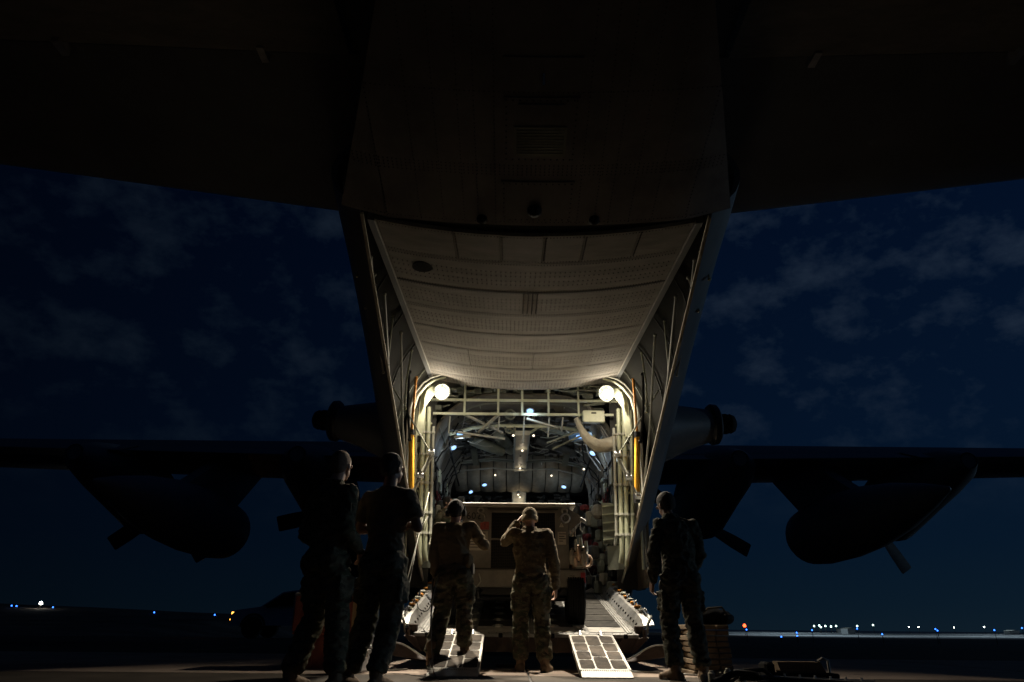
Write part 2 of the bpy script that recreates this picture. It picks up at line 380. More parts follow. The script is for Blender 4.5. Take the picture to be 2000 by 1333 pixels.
# rivet rows of the belly
a=MB()
def rivet(m,p,r=.006,h=.004): m.tube([(p[0],p[1],p[2]+.002),(p[0],p[1],p[2]-h)],[r,r*.6],5)
for x in (-1.3,-1.0,-.8,-.62,-.5,-.35,.35,.5,.62,.8,1.0,1.3):
    y=3.2
    while y<5.08: rivet(a,bp_(x,y)); y+=.036
for y in (3.85,4.47,4.5,4.53,4.56,5.06):
    x=-1.5
    while x<1.5: rivet(a,bp_(x,y)); x+=.036
for (xa,xb,ya,yb) in ((-.3,.3,4.62,5.04),(-.28,.28,3.88,4.42)):
    x=xa+.02
    while x<xb:
        for y in (ya+.02,yb-.02): rivet(a,bp_(x,y,.012),.008)
        x+=.05
    y=ya+.02
    while y<yb:
        for x in (xa+.02,xb-.02): rivet(a,bp_(x,y,.012),.008)
        y+=.05
a.build('belly_rivets','seam',AC,kind='stuff')

# tailplane and elevators
for sd_ in (1,-1):
    m=MB(); R_=[]
    for x,yl,t,z in ((1.2,6.98,.42,4.95),(1.9,6.86,.40,4.96),(8.1,5.75,.2,5.18)):
        yt=4.36; ch=yl-yt
        prof=[(0,0),(.02,.35),(.1,.75),(.3,1),(.7,.85),(1,.55),(1,-.4),(.7,-.8),(.3,-1),(.1,-.75),(.02,-.35)]
        R_.append([(X0+sd_*x,yl-ch*u,z+t/2*v) for u,v in prof])
    m.loft(R_); m.build('tailplane','skin_grey',AC,smooth=30)
    m=MB(); R_=[]
    for x,t,z in ((1.57,.22,4.95),(7.9,.12,5.18)):
        yf,ya=4.30,3.0
        R_.append([(X0+sd_*x,yf,z+t/2),(X0+sd_*x,ya,z+.01),(X0+sd_*x,ya,z-.01-.14),(X0+sd_*x,yf,z-t/2-.03)])
    m.loft(R_); m.build('elevator','door_skin',AC)
    m=MB()
    for xx in (2.3,4.0,5.8,7.4): m.box((X0+sd_*xx,4.33,4.86+.03*(xx-1.5)),(.06,.16,.12))
    m.build('elevator_hinges','alu',AC,kind='stuff')
m=MB(); m.loft([[(X0+x,y,z) for x,z in ((-1.56,4.92),(-1.2,4.74),(0,4.62),(1.2,4.74),(1.56,4.92),(1.5,5.1),(-1.5,5.1))] for y in (1.8,3,4.29,5.0)]); m.build('tail_fairing','skin_grey',AC,smooth=30)
# fin root above
m=MB(); m.prism([rx(-.15,1.8,5.1),rx(-.15,6.2,5.1),rx(-.15,5.0,10.8),rx(-.15,2.4,10.8)],(.3,0,0)); m.build('tail_fin','skin_grey',AC)

# ---- upper aft cargo door, hung up under the tail
DR = link('cargo_door', (lambda m:(m.loft([[ (X0+1.47*t,y,3.73+.055*(y-5.3)+.17*t*t+.055) for t in [k/8-1 for k in range(17)]]+[(X0+1.47*t,y,3.73+.055*(y-5.3)+.17*t*t+.12) for t in [1-k/8 for k in range(17)]] for y in (5.32,7.5,10.46)]),m)[1])(MB()).mesh('cargo_door','inner',30), AC)
def dz(x,y): return 3.70+.055*(y-5.3)+.17*(x/1.47)**2
seams=[5.30,5.86,6.57,7.23,7.90,8.60,9.34,9.96,10.46]
for i in range(8):
    ya,yb=seams[i]+.006,seams[i+1]-.006
    xsx=[-1.46,-.75,-.32,.08,.45,.95,1.46] if i==0 else ([-1.46,-.8,.1,.9,1.46] if i==5 else [-1.46,1.46])
    for xa,xb in zip(xsx,xsx[1:]):
        n_=max(3,int((xb-xa)*6)); xx=[xa+.003+(xb-xa-.006)*k/n_ for k in range(n_+1)]; pr=random.uniform(0,.004)
        m=MB(); m.loft([[(X0+x,y,dz(x,y)-pr) for x in xx]+[(X0+x,y,dz(x,y)+.035) for x in reversed(xx)] for y in (ya,(ya+yb)/2,yb)])
        m.build('skin_panel','door_skin',DR,smooth=25)
a=MB()
def drow(y,step,r,ph=0,x0=-1.42,x1=1.42):
    x=x0+ph
    while x<x1: p=(X0+x,y,dz(x,y)-.004); a.tube([(p[0],p[1],p[2]+.004),(p[0],p[1],p[2]-.005)],[r,r*.7],5); x+=step
for i in range(8):
    drow(seams[i]+.035,.03,.0055); drow(seams[i+1]-.035,.03,.0055)
    if i: 
        L_=seams[i+1]-seams[i]
        for f_ in (.30,.43,.60,.73): drow(seams[i]+L_*f_,.05,.006)
for x in (-.75,-.32,.08,.45,.95):
    y=5.34
    while y<5.82: a.tube([(X0+x+.02,y,dz(x,y)+.002),(X0+x+.02,y,dz(x,y)-.008)],[.008,.006],5); y+=.03
for x in (-.08,-.03,.02,.07):
    y=6.57
    while y<7.18: a.tube([(X0+x,y,dz(x,y)+.002),(X0+x,y,dz(x,y)-.008)],[.007,.006],5); y+=.028
a.build('door_rivets','seam',DR,kind='stuff')
# dark gap lip ahead of the tail cone and the deep joint across the door
m=MB(); m.loft([[(X0+1.47*t,y,3.77+.17*t*t-.006) for t in [k/8-1 for k in range(17)]]+[(X0+1.47*t,y,3.77+.17*t*t+.01) for t in [1-k/8 for k in range(17)]] for y in (6.555,6.585)]); m.build('door_joint','seam',DR)
m=MB(); m.lathe((X0-1.12,5.93+.2,dz(1.12,6.1)-.004),(0,0,-1),[(0,0),(.105,0),(.105,.012),(0,.012)],24); m.build('drain_cover','soot',DR,smooth=40,label='dark round cover near the aft corner of the door')
for sd_ in (1,-1):
    m=MB(); m.loft([[(X0+sd_*(1.47+dx),y,3.88+dzz+.055*(y-5.3)) for dx,dzz in ((0,-.03),(.06,-.02),(.06,.12),(0,.12))] for y in (5.3,7.6,10.46)]); m.build('door_edge_rail','skin_grey',DR)
    m=MB(); m.loft([[(X0+sd_*(1.455+dx),y,3.845+dzz+.055*(y-5.3)) for dx,dzz in ((0,0),(.009,0),(.009,.03),(0,.03))] for y in (5.3,7.6,10.46)]); m.build('door_edge_trim','alu',DR)

# ---- frames, struts and lines inside the shell, between the door and the sills
for y in (5.9,6.9,7.9,8.9,9.9):
    sec=section(y,.12)
    for sd_ in (0,1):
        k=[0,1,2,3,4,5,6,7,8,9] if not sd_ else [28,27,26,25,24,23,22,21,20,19]
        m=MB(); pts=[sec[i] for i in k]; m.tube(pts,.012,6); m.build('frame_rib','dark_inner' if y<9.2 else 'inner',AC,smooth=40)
for sd_ in (1,-1):
    for (ya,xa,za),(yb,xb,zb_),r,mt in (((6.0,1.62,3.86),(7.0,1.60,3.0),.010,'pale'),((6.9,1.64,3.9),(8.4,1.62,2.5),.011,'pale'),((7.6,1.66,3.92),(8.0,1.72,3.0),.009,'primer'),
        ((7.9,1.60,3.86),(9.6,1.62,2.0),.014,'pale'),((8.6,1.56,3.9),(9.0,1.66,3.2),.012,'primer'),((6.4,1.66,3.88),(6.3,1.7,3.45),.012,'pale'),((5.9,1.66,3.9),(5.9,1.72,3.6),.01,'primer'),((9.5,1.64,2.9),(8.9,1.62,3.7),.016,'black')):
        m=MB(); A=Vector((X0+sd_*xa,ya,za)); B=Vector((X0+sd_*xb,yb,zb_)); mid=A.lerp(B,.5)+Vector((sd_*.03,.03,-.02)); m.tube([A,mid,B],r*1.1,6); m.ball(B,r*2,8,6); m.ball(A,r*1.8,8,6); m.build('control_rod',mt,AC,smooth=40)
    # long tube following the sill
    m=MB(); m.tube([(X0+sd_*1.60,y,sill_z(y)+.10+.02*sin(y*3)) for y in [5.4+.3*k for k in range(20)]],.012,6); m.build('sill_line','pale',AC,smooth=40)
    m=MB(); m.tube([(X0+sd_*1.66,y,sill_z(y)+.22+.03*sin(y*2+1)) for y in [6+.3*k for k in range(17)]],.009,6); m.build('hydraulic_line','alu',AC,smooth=40)
    # amber ramp cylinder with its thin rod
    m=MB(); m.tube([(X0+sd_*1.70,10.0,3.16),(X0+sd_*1.66,10.15,2.20)],.042,12); cy=m.build('ramp_cylinder','yellow',AC,smooth=40)
    m=MB(); m.tube([(X0+sd_*1.66,9.85,3.98),(X0+sd_*1.70,10.0,3.12)],.02,8); m.build('rod','orange',cy,smooth=40)
    m=MB(); m.tube([(X0+sd_*1.70,10.0,3.18),(X0+sd_*1.70,10.01,3.10)],.05,12); m.tube([(X0+sd_*1.66,10.14,2.28),(X0+sd_*1.66,10.15,2.15)],.05,12); m.build('collar','blackmetal',cy,smooth=40)
    # sloping rod crossing the pipes, jointed at the middle (door lock arm)
    m=MB(); m.tube([(X0+sd_*1.84,9.0,3.50),(X0+sd_*1.42,9.85,2.86),(X0+sd_*1.36,9.9,2.80)],.012,8); m.build('lock_rod','inner',AC,smooth=40)
    arm=MB(); arm.tube([(X0+sd_*1.36,9.9,2.80),(X0+sd_*1.42,9.85,2.62),(X0+sd_*1.49,9.8,2.44)],[.03,.028,.038],8); arm.tube([(X0+sd_*1.49,9.8,2.44),(X0+sd_*1.59,9.7,2.16)],.024,8)
    arm=arm.build('folding_arm','pale',AC,smooth=40)
    for t,(p) in enumerate(((1.36,9.88,2.80),(1.49,9.78,2.44),(1.59,9.69,2.16))): m=MB(); m.tube([(X0+sd_*p[0]-.04,p[1]-.02,p[2]),(X0+sd_*p[0]+.04,p[1]-.02,p[2])],.04,10); m.box((X0+sd_*p[0],p[1]-.03,p[2]+.03),(.05,.03,.06)); m.build('arm_joint','alu',arm)

# ---- aft frame of the hold: vertical pipes, arch and cross bars
vert_tubes=[(1.53,1.47,3.72,1.35,.034,'primer'),(1.62,1.55,3.95,1.30,.036,'primer'),(1.44,1.40,3.40,1.6,.022,'pale'),(1.74,1.64,3.70,1.55,.026,'primer')]
for sd_ in (1,-1):
    for xa,xb,za,zb_,r,mt in vert_tubes:
        m=MB(); Y=10.6; m.tube([(X0+sd_*xa,Y,za),(X0+sd_*(xa+xb)/2,Y,(za+zb_)/2),(X0+sd_*xb,Y,zb_+.15),(X0+sd_*(xb-.02),Y+.05,zb_)],r,10)
        p=m.build('frame_tube',mt,AC,smooth=40)
        for z in (1.75,2.05,2.5,2.95,3.3):
            if zb_<z<za: m=MB(); x=xa+(xb-xa)*(za-z)/(za-zb_); m.tube([(X0+sd_*x,Y,z-.018),(X0+sd_*x,Y,z+.018)],r*1.35,10); m.box((X0+sd_*x,Y-r*1.4,z),(.03,.02,.03)); m.build('tube_clamp','pale',p)
    # outer bright curved arch of the door frame
    m=MB(); P=[(1.76,9.9,1.3),(1.77,9.9,2.4),(1.77,9.9,3.2),(1.77,9.88,3.55),(1.72,9.86,3.76),(1.6,9.84,3.92),(1.48,9.82,4.00),(1.3,9.8,4.05)]
    P=[(a_*1.03,b_*1.036,.45+(c_-.45)*1.036) for a_,b_,c_ in P]
    arch=MB(); arch.tube([(X0+sd_*(a_-.1),b_,c_-.1) for a_,b_,c_ in P],.019,8); arch=arch.build('frame_arch','bar',AC,smooth=40)
    m.tube([(X0+sd_*(a_-.06),b_-.05,c_-.07) for a_,b_,c_ in P],.012,6); m.build('arch_seal','pale',arch,smooth=40)
    # equipment between the tubes
    m=MB()
    for z,h in ((3.42,.12),(3.12,.1),(2.86,.22),(2.55,.1),(2.0,.14)):
        m.bbox((X0+sd_*(1.62+random.uniform(-.02,.02)),10.75,z),(.2,.12,h),b=.01)
    m.build('frame_bracket','pale',AC)
    m=MB()
    for k in range(26):
        z=random.uniform(1.6,3.6); x=random.uniform(1.5,1.72); m.bbox((X0+sd_*x,10.72+random.uniform(-.05,.05),z),(random.uniform(.02,.07),.05,random.uniform(.02,.09)),b=.004)
    for k in range(8):
        z=random.uniform(1.6,3.3); x=random.uniform(1.5,1.7); m.tube([(X0+sd_*x,10.65,z),(X0+sd_*(x+.03),10.6,z+.12),(X0+sd_*(x-.02),10.63,z+.25)],.006,5)
    m.build('frame_fittings','alu',AC,kind='stuff')
    # rungs to the shell
    for z in (3.45,2.9,2.35,1.85):
        m=MB(); m.tube([(X0+sd_*1.47,10.62,z),(X0+sd_*1.64,10.62,z+.03)],.018,8); m.build('tube_spacer','primer',AC)
    # side skin panel behind the tubes
    m=MB(); m.loft([[(X0+sd_*x,11.2,z) for z in (1.0,1.6,2.4,3.2,3.7,4.05)] for x in (1.47,1.9)],False,False)
    m.build('frame_web','dark_inner',AC)
m=MB()
for (za,x) in ((3.96,1.62),(3.72,1.5)): 
    b=MB(); b.bar((X0-x,10.95,za),(X0+x,10.95,za),.038,.038); b.build('cross_bar','bar',AC)
b=MB(); b.tube([(X0-1.3,11.9,3.62),(X0-.9,11.9,3.74),(X0-.4,11.9,3.79),(X0+.4,11.9,3.79),(X0+.9,11.9,3.74),(X0+1.3,11.9,3.60)],.032,8); b.build('curved_bar','bar',AC,smooth=40)
for x,w in ((-.98,.032),(-.42,.034),(-.02,.036),(.42,.03),(.92,.03)):
    b=MB(); b.bar((X0+x,10.93,3.69),(X0+x,10.93,4.22),w,.04); b.build('upright','bar',AC)
for x,z0,z1 in ((-1.25,3.45,3.72),(-.42,3.5,3.72),(0,3.3,3.74),(.42,3.4,3.72),(.65,3.5,3.72)):
    b=MB(); b.tube([(X0+x,11.2,z0),(X0+x+.02,11.1,z1)],.014,6); b.build('hanger_rod','pale',AC)
for A,B in (((-.98,10.98,3.72),(-.35,11.4,3.52)),((-.42,11,3.72),(-.75,11.3,3.5)),((-1.1,11.2,3.47),(-.3,11.2,3.36)),((.05,11,3.66),(.62,11.2,3.55)),((.92,11,3.7),(1.05,11.2,3.5))):
    b=MB(); b.bar(rx(*A),rx(*B),.05,.03); b.build('diagonal_brace','pale',AC)
for A,B in (((.40,11.2,3.30),(1.02,11.0,3.5)),((.5,11.3,3.22),(1.0,11.1,3.42))):
    b=MB(); b.tube([rx(*A),rx(*B)],.018,6); b.build('diagonal_brace','inner',AC)
for z in (3.88,3.62):
    b=MB(); b.torus((X0-.22,11.9,z+.12),.085,.02,(0,1,0),20,6); b.lathe((X0-.22,11.95,z+.12),(0,-1,0),[(0,.0),(.05,0),(.02,.05),(0,.05)],14); b.build('air_outlet','inner',AC,smooth=40)
b=MB(); b.bbox((X0+1.16,10.9,3.67),(.36,.12,.20),b=.012); bx_=b.build('storage_box','bar',AC)
b=MB(); b.bar((X0+1.12,10.83,3.72),(X0+1.20,10.83,3.72),.015,.02); b.build('handle','black',bx_)
# rolled canvas hanging from the box to the frame
b=MB(); pts=[(.86,10.8,3.62),(.90,10.8,3.50),(.97,10.8,3.36),(1.06,10.8,3.25),(1.18,10.8,3.18),(1.32,10.8,3.17),(1.46,10.8,3.20),(1.53,10.8,3.25)]; R_=[]
for i,p in enumerate(pts):
    t=i/(len(pts)-1); r=.035+.075*sst(0,.75,t); tx,tz=((.4,-.9),(.4,-.9),(.55,-.83),(.7,-.7),(.95,-.3),(1,.0),(1,.2),(1,.3))[i]; R_.append([Vector(rx(*p))+Vector((-tz*cos(a)*r,sin(a)*r,tx*cos(a)*r))*(1+.16*sin(3*a+i*1.3)+.10*sin(7*a+i)) for a in [2*pi*k/22 for k in range(22)]])
b.loft(R_); b.build('rolled_canvas','canvas',AC,smooth=60)

# ---- hold: floor, walls, ceiling, bulkhead
m=MB(); m.box((X0,18,.93),(3.16,12,.1)); m.build('hold_floor','deck',AC)
def arcprof(hw,zt,r,n=8):
    P=[(hw,1.0),(hw,zt-r)]; P+=[(hw-r+r*cos(a),zt-r+r*sin(a)) for a in [pi/2*k/n for k in range(1,n+1)]]
    return P+[(-x,z) for x,z in reversed(P)]
def hold(y0,y1,hw,zt,r,step,matn,nm):
    y=y0
    while y<y1-.01:
        y2=min(y+step,y1); P=arcprof(hw+random.uniform(-.01,.01),zt,r)
        m=MB(); ins=[(x,y+.015,z) for x,z in P]
        cen=lambda x,z,k:(X0+x*k,z) 
        rows=[]
        for yy,off in ((y+.012,.0),(y+.05,-.02),((y+y2)/2,-.035),(y2-.05,-.02),(y2-.012,.0)):
            rows.append([(X0+x*(1+off/1.5),yy,z+(off*.8 if z>2.5 else 0)) for x,z in P])
        m.loft(rows,False,False); o=m.build(nm,matn,AC,smooth=50)
        s_=o.modifiers.new('t','SOLIDIFY'); s_.thickness=.03; s_.offset=1
        y=y2
hold(10.35,11.4,1.86,4.42,1.0,.52,'lining','lining_panel')
hold(11.4,15.6,1.62,4.25,1.1,.6,'lining','lining_panel')
hold(17.0,24,1.60,3.5,.7,.7,'lining','lining_panel')
for sd_ in (1,-1):
    for q,(x,z) in enumerate(((1.60,1.9),(1.60,2.5),(1.58,3.15),(1.46,3.62),(1.2,3.98),(.8,4.17))):
        m=MB(); m.tube([(X0+sd_*(x-.02-.01*sin(k)),11.45+k*.42,z+.012*sin(k*2+q)) for k in range(10)],.012 if q%2 else .018,6); m.build('stringer','inner' if q%2 else 'black',AC,smooth=40)
    random.seed(21+sd_)
    for q in range(26):
        y=random.uniform(10.8,14.6); x0_=1.58; z=random.uniform(1.8,3.3); pts=[]
        for k in range(6): pts.append((X0+sd_*(x0_-.04-max(0,z+k*.17-3.1)*.55+random.uniform(-.01,.01)),y+k*random.uniform(-.06,.10),z+k*.17))
        m=MB(); m.tube(pts,random.uniform(.006,.014),5); m.build('side_cable',random.choice(('black','black','cord')),AC,smooth=40)
    for q in range(18):
        m=MB(); y=random.uniform(11.3,14.5); z=random.uniform(1.7,3.2); m.bbox((X0+sd_*1.56,y,z),(.09,random.uniform(.1,.3),random.uniform(.08,.3)),b=.015); m.build('wall_unit',random.choice(('inner','dark_inner','primer')),AC)
# frames between lining panels
for y in (11.85,12.4,12.95,13.5,14.05,14.6):
    P=arcprof(1.585,4.2,1.08); m=MB(); m.tube([(X0+x,y,z) for x,z in P],.018,6); m.build('hold_frame','inner',AC,smooth=40)
m=MB(); m.box((X0,24.1,2.4),(3.4,.1,3.2)); m.build('forward_bulkhead','inner',AC)
# wing box with quilted curtain of ten panels
for i in range(10):
    x0_=-1.5+i*.3; m=MB()
    sec=[(15.55,4.12),(15.5,3.95),(15.6,3.7),(15.85,3.5),(16.3,3.42)]
    m.loft([[(X0+x0_+.01+.28*u,y-.03*sin(pi*u),z-.03*sin(pi*u)) for u in (0,.25,.5,.75,1)] for y,z in sec],False,False)
    o=m.build('curtain_panel','curtain',AC,smooth=50)
m=MB(); m.loft([[(X0+x,y,z) for x in (-1.62,1.62)] for y,z in ((15.62,4.3),(15.58,3.98),(15.68,3.74),(15.92,3.54),(16.4,3.46),(17.1,3.46))],False,False); m.build('wing_box_face','dark_inner',AC)
# ducts, pipes and clutter under the raised ceiling
for A,B,r,mt in (((-.45,13.2,3.95),(-.2,14.6,4.0),.13,'inner'),((-1.0,13.3,3.88),(-.35,13.6,3.72),.11,'inner'),((.3,13.6,3.98),(1.15,13.9,3.78),.10,'dark_inner'),((.35,12.9,4.05),(1.0,13.2,4.0),.07,'inner')):
    m=MB(); a_=Vector(rx(*A)); b_=Vector(rx(*B)); m.tube([a_,a_.lerp(b_,.3),a_.lerp(b_,.7),b_],[r*.85,r,r,r*.8],12); m.build('air_duct',mt,AC,smooth=50)
for k,(z,y) in enumerate(((3.74,14.4),(3.66,14.2),(3.58,14.6))):
    m=MB(); m.tube([rx(-1.35,y,z-.05),rx(-.6,y,z+.03),rx(0,y,z-.02),rx(.7,y,z+.03),rx(1.35,y,z-.12)],.016+.008*(k==1),6); m.build('cross_pipe','pale' if k!=1 else 'inner',AC,smooth=40)
for sd_ in (1,-1):
    m=MB(); m.loft([[rx(sd_*x,y,z) for x,y,z in ((.95+a_,13.9,4.15),(1.08+a_,13.9,4.15),(.98,14.1,3.55),(.86,14.1,3.55))] for a_ in (0,.03)]); m.build('ceiling_bracket','inner',AC)
    m=MB(); m.tube([rx(sd_*1.3,11.8,3.55),rx(sd_*1.35,13,3.5),rx(sd_*1.33,15,3.3)],.02,6); m.build('side_cable','black',AC,smooth=40)
    for k in range(4):
        m=MB(); m.tube([rx(sd_*(1.56-.02*k),11.6+.35*k,3.0-.2*k),rx(sd_*1.5,11.9+.35*k,2.6-.1*k),rx(sd_*1.54,12.2+.4*k,2.2)],.008,5); m.build('side_cable','black',AC,smooth=40)
m=MB(); random.seed(3)
for k in range(520):
    x=random.uniform(-1.3,1.3); y=random.uniform(12.2,15.3); z=4.2-max(0,abs(x)-.7)*.45-random.uniform(.0,.16)
    if k%3: m.bbox((X0+x,y,z),(random.uniform(.04,.25),random.uniform(.04,.2),random.uniform(.03,.1)),b=.008)
    else: m.tube([(X0+x,y,z),(X0+x+random.uniform(-.3,.3),y+random.uniform(-.2,.2),z+random.uniform(-.05,.05)),(X0+x+random.uniform(-.4,.4),y+.2,z)],random.uniform(.008,.025),5)
m.build('ceiling_equipment','dark_inner',AC,kind='stuff')
m=MB()
for k in range(130):
    x=random.uniform(-1.45,1.45); y=random.uniform(10.5,11.7); z=4.33-max(0,abs(x)-.8)**2*.9-random.uniform(0,.1)
    if k%2: m.bbox((X0+x,y,z),(random.uniform(.03,.2),random.uniform(.04,.2),random.uniform(.02,.09)),b=.006)
    else: m.tube([(X0+x,y,z),(X0+x+random.uniform(-.3,.3),y+random.uniform(-.1,.1),z+random.uniform(-.06,.06)),(X0+x+random.uniform(-.5,.5),y,z-.04)],random.uniform(.006,.018),5)
m.build('ceiling_wiring','inner',AC,kind='stuff')
m=MB()
for k in range(110):
    x=random.uniform(-1.3,1.3); m.bbox((X0+x,random.uniform(16.6,17.4),random.uniform(3.1,3.42)),(random.uniform(.03,.2),.1,random.uniform(.02,.12)),b=.008)
m.build('galley_clutter','dark_inner',AC,kind='stuff')
# overhead centre trunk with its lamps
m=MB(); m.loft([[rx(x,y,z) for x,z in ((-.12,zz),(.12,zz),(.15,zz+.08),(-.15,zz+.08))] for y,zz in ((11.9,3.62),(13.4,3.62),(15.0,3.62))]); tr=m.build('overhead_trunk','pale',AC)
m=MB(); m.loft([[rx(x,y,3.61) for x in (-.09,.09)] for y in (12.0,13.3)],False,False)
m=MB(); m.bbox(rx(0,16.3,3.2),(.34,.12,.55),b=.02); m.build('centre_post','pale',AC)
for x in (-.05,.05):
    m=MB(); m.bbox(rx(x*.2,13.9+x*8,3.612),(.03,.05,.01),b=.003); m.build('latch','black',tr)
for sx in (1,-1):
    m=MB(); m.bar(rx(sx*.12,11.95,3.66),rx(sx*.32,11.95,3.80),.04,.04); m.build('trunk_brace','primer',AC)
def small_lamp(x,y,z,mt,r,watts,colr,name,nrm=(0,-.5,-1),halo=None):
    m=MB(); m.lathe((x,y,z),nrm,[(0,-.03),(r*1.25,-.03),(r*1.3,.0),(r*1.05,.004)],14); o=m.build(name,'dark_inner',AC,smooth=40)
    m=MB(); m.lathe((x,y,z),nrm,[(r*.98,.0),(r*.98,.008),(r*.6,.014),(0,.016)],14); m.build('lens',mt,o,smooth=60)
    if watts:
        ld=bpy.data.lights.new(name+'_light','POINT'); ld.energy=watts*1.4; ld.color=colr; ld.shadow_soft_size=r*.8
        lo=bpy.data.objects.new(name+'_light',ld); col.objects.link(lo); lo.parent=o; lo.location=Vector((x,y,z))+Vector(nrm).normalized()*.12
CB=(.62,.80,1)
small_lamp(X0+.11,10.9,3.765,'lamp_blue',.055,2.0,CB,'hold_lamp')
small_lamp(X0-1.10,11.7,3.58,'lamp_blue',.055,2.0,CB,'hold_lamp',(.2,-.45,-1))
small_lamp(X0-1.28,12.6,3.55,'lamp_blue',.055,3.0,CB,'hold_lamp',(.5,-.45,-1))
small_lamp(X0+1.33,12.6,3.47,'lamp_blue',.055,4.5,CB,'hold_lamp',(-.5,-.45,-1))
small_lamp(X0-.78,15.2,3.36,'lamp_blue',.05,1.6,CB,'hold_lamp',(.2,-.4,-1))
small_lamp(X0+.98,15.2,3.33,'lamp_blue',.05,3.0,CB,'hold_lamp',(-.2,-.4,-1))
small_lamp(X0-1.02,14.2,3.02,'lamp_blue',.04,1.2,CB,'hold_lamp',(.5,-.6,-1))
b=MB(); b.bbox(rx(.98,11.3,3.44),(.40,.10,.13),R=Matrix.Rotation(-.12,3,'Y'),b=.01); fx=b.build('strip_light','blue_tube',AC)
b=MB(); b.bbox(rx(.98,11.24,3.43),(.16,.02,.05),R=Matrix.Rotation(-.12,3,'Y'),b=.01); b.build('lens','lamp_blue',fx)
b=MB(); b.bbox(rx(-1.05,11.6,3.50),(.3,.08,.05),R=Matrix.Rotation(-.1,3,'Y'),b=.01); b.build('light_shelf','pale',AC)
for x,y,z in ((-.16,11.85,3.60),(.2,11.85,3.60),(.02,13.0,3.605),(.0,14.6,3.605),(-.02,16.2,3.33),(.02,16.2,3.27),(-.55,15.4,3.62),(.72,15.4,3.62),(1.22,13.2,3.3)):
    small_lamp(X0+x,y,z,'lamp_small',.022,.35,(1,.8,.55),'indicator_lamp',(0,-1,-.8))

# ---- side walls low down: red webbing seats, bags and gear along both sides
for sd_ in (1,-1):
    for k in range(5):
        y=12.2+k*.62; se=MB(); R_=[]
        for i,(x,z) in enumerate(((1.42,1.02),(1.40,1.35),(1.08,1.44),(1.06,1.47),(1.40,1.42),(1.46,1.72),(1.50,1.72),(1.47,1.02))): R_.append([(X0+sd_*x,y+.05+.5*u+.01*sin(7*u+i),z+.015*sin(5*u+k+i)) for u in (0,.25,.5,.75,1)])
        se.loft(R_,False,False); o=se.build('webbing_seat','red_web',AC,smooth=50); s_=o.modifiers.new('t','SOLIDIFY'); s_.thickness=.015
        m=MB(); m.tube([(X0+sd_*1.07,y,1.45),(X0+sd_*1.07,y+.56,1.45)],.016,6); m.tube([(X0+sd_*1.09,y+.02,1.45),(X0+sd_*1.3,y+.02,1.0)],.012,6); m.build('seat_tube','alu',o)
        m=MB(); m.bar((X0+sd_*1.44,y+.1,1.7),(X0+sd_*1.55,y+.12,2.75),.03,.006); m.bar((X0+sd_*1.44,y+.4,1.7),(X0+sd_*1.55,y+.42,2.75),.03,.006); m.build('seat_strap','red_web',o)
    m=MB(); m.bbox((X0+sd_*1.50,11.25,2.05),(.10,.3,.5),b=.02); m.build('wall_unit','inner',AC)
# slatted rack by the right frame
m=MB(); m.bbox((X0+1.36,10.85,1.95),(.26,.03,.62),b=.005); rk=m.build('slatted_panel','inner',AC)
for k in range(5):
    m=MB(); m.bar((X0+1.23,10.82,1.70+k*.125),(X0+1.49,10.82,1.73+k*.125),.02,.02); m.build('slat','primer',rk)
m=MB(); m.loft([[(X0+x,y,z) for x,y in ((1.3,10.95),(1.52,10.8),(1.58,10.8),(1.36,10.95))] for z in (1.27,1.4,1.62)]); m.build('lower_frame_panel','inner',AC)
m=MB(); m.loft([[(X0-x,y,z) for x,y in ((1.3,10.95),(1.52,10.8),(1.58,10.8),(1.36,10.95))] for z in (1.27,1.4,1.62)]); m.build('lower_frame_panel','inner',AC)

for sd_ in (1,-1):
    random.seed(40+sd_)
    for mt,n in (('dark_inner',60),('inner',26),('red_web',16),('canvas',10),('pale',14)):
        m=MB()
        for k in range(n):
            x=random.uniform(1.0,1.45); y=random.uniform(11.5,13.5); z=1.02+random.random()**1.4*1.5; a_=random.uniform(0,pi)
            if mt=='pale': m.tube([(X0+sd_*x,y,z),(X0+sd_*(x+random.uniform(-.1,.1)),y,z+random.uniform(.05,.4)),(X0+sd_*(x+random.uniform(-.15,.1)),y+.1,z+random.uniform(.0,.4))],.008,5)
            elif k%3==0: m.ball((X0+sd_*x,y,z),(random.uniform(.05,.12),.1,random.uniform(.05,.14)),8,6)
            else: m.bbox((X0+sd_*x,y,z),(random.uniform(.05,.2),random.uniform(.05,.2),random.uniform(.05,.25)),R=Matrix.Rotation(a_,3,'Z'),b=.02)
        m.build('stowed_gear',mt,AC,kind='stuff')
m=MB(); random.seed(5)
for k in range(46):
    x=random.uniform(-1.25,1.25); y=random.uniform(11.9,15.0); z=4.05-max(0,abs(x)-.7)*.5-random.uniform(0,.22); dx=random.uniform(-.35,.35)
    m.tube([(X0+x,y,z),(X0+x+dx*.5,y+.05,z-.03),(X0+x+dx,y+random.uniform(-.1,.3),z+random.uniform(-.08,.08))],random.uniform(.006,.013),5)
m.build('ceiling_lines','pale',AC,kind='stuff')
# pale frame plates added beside each lamp so the corner burns out
for sd_ in (1,-1):
    m=MB(); m.loft([[(X0+sd_*x,y,z) for y in (10.34,10.37)]+[(X0+sd_*(x+.10),y,z-.02) for y in (10.37,10.34)] for x,z in ((1.42,4.02),(1.52,3.92),(1.55,3.72),(1.56,3.5),(1.58,3.2))]); m.build('glare_gusset','bar',AC)
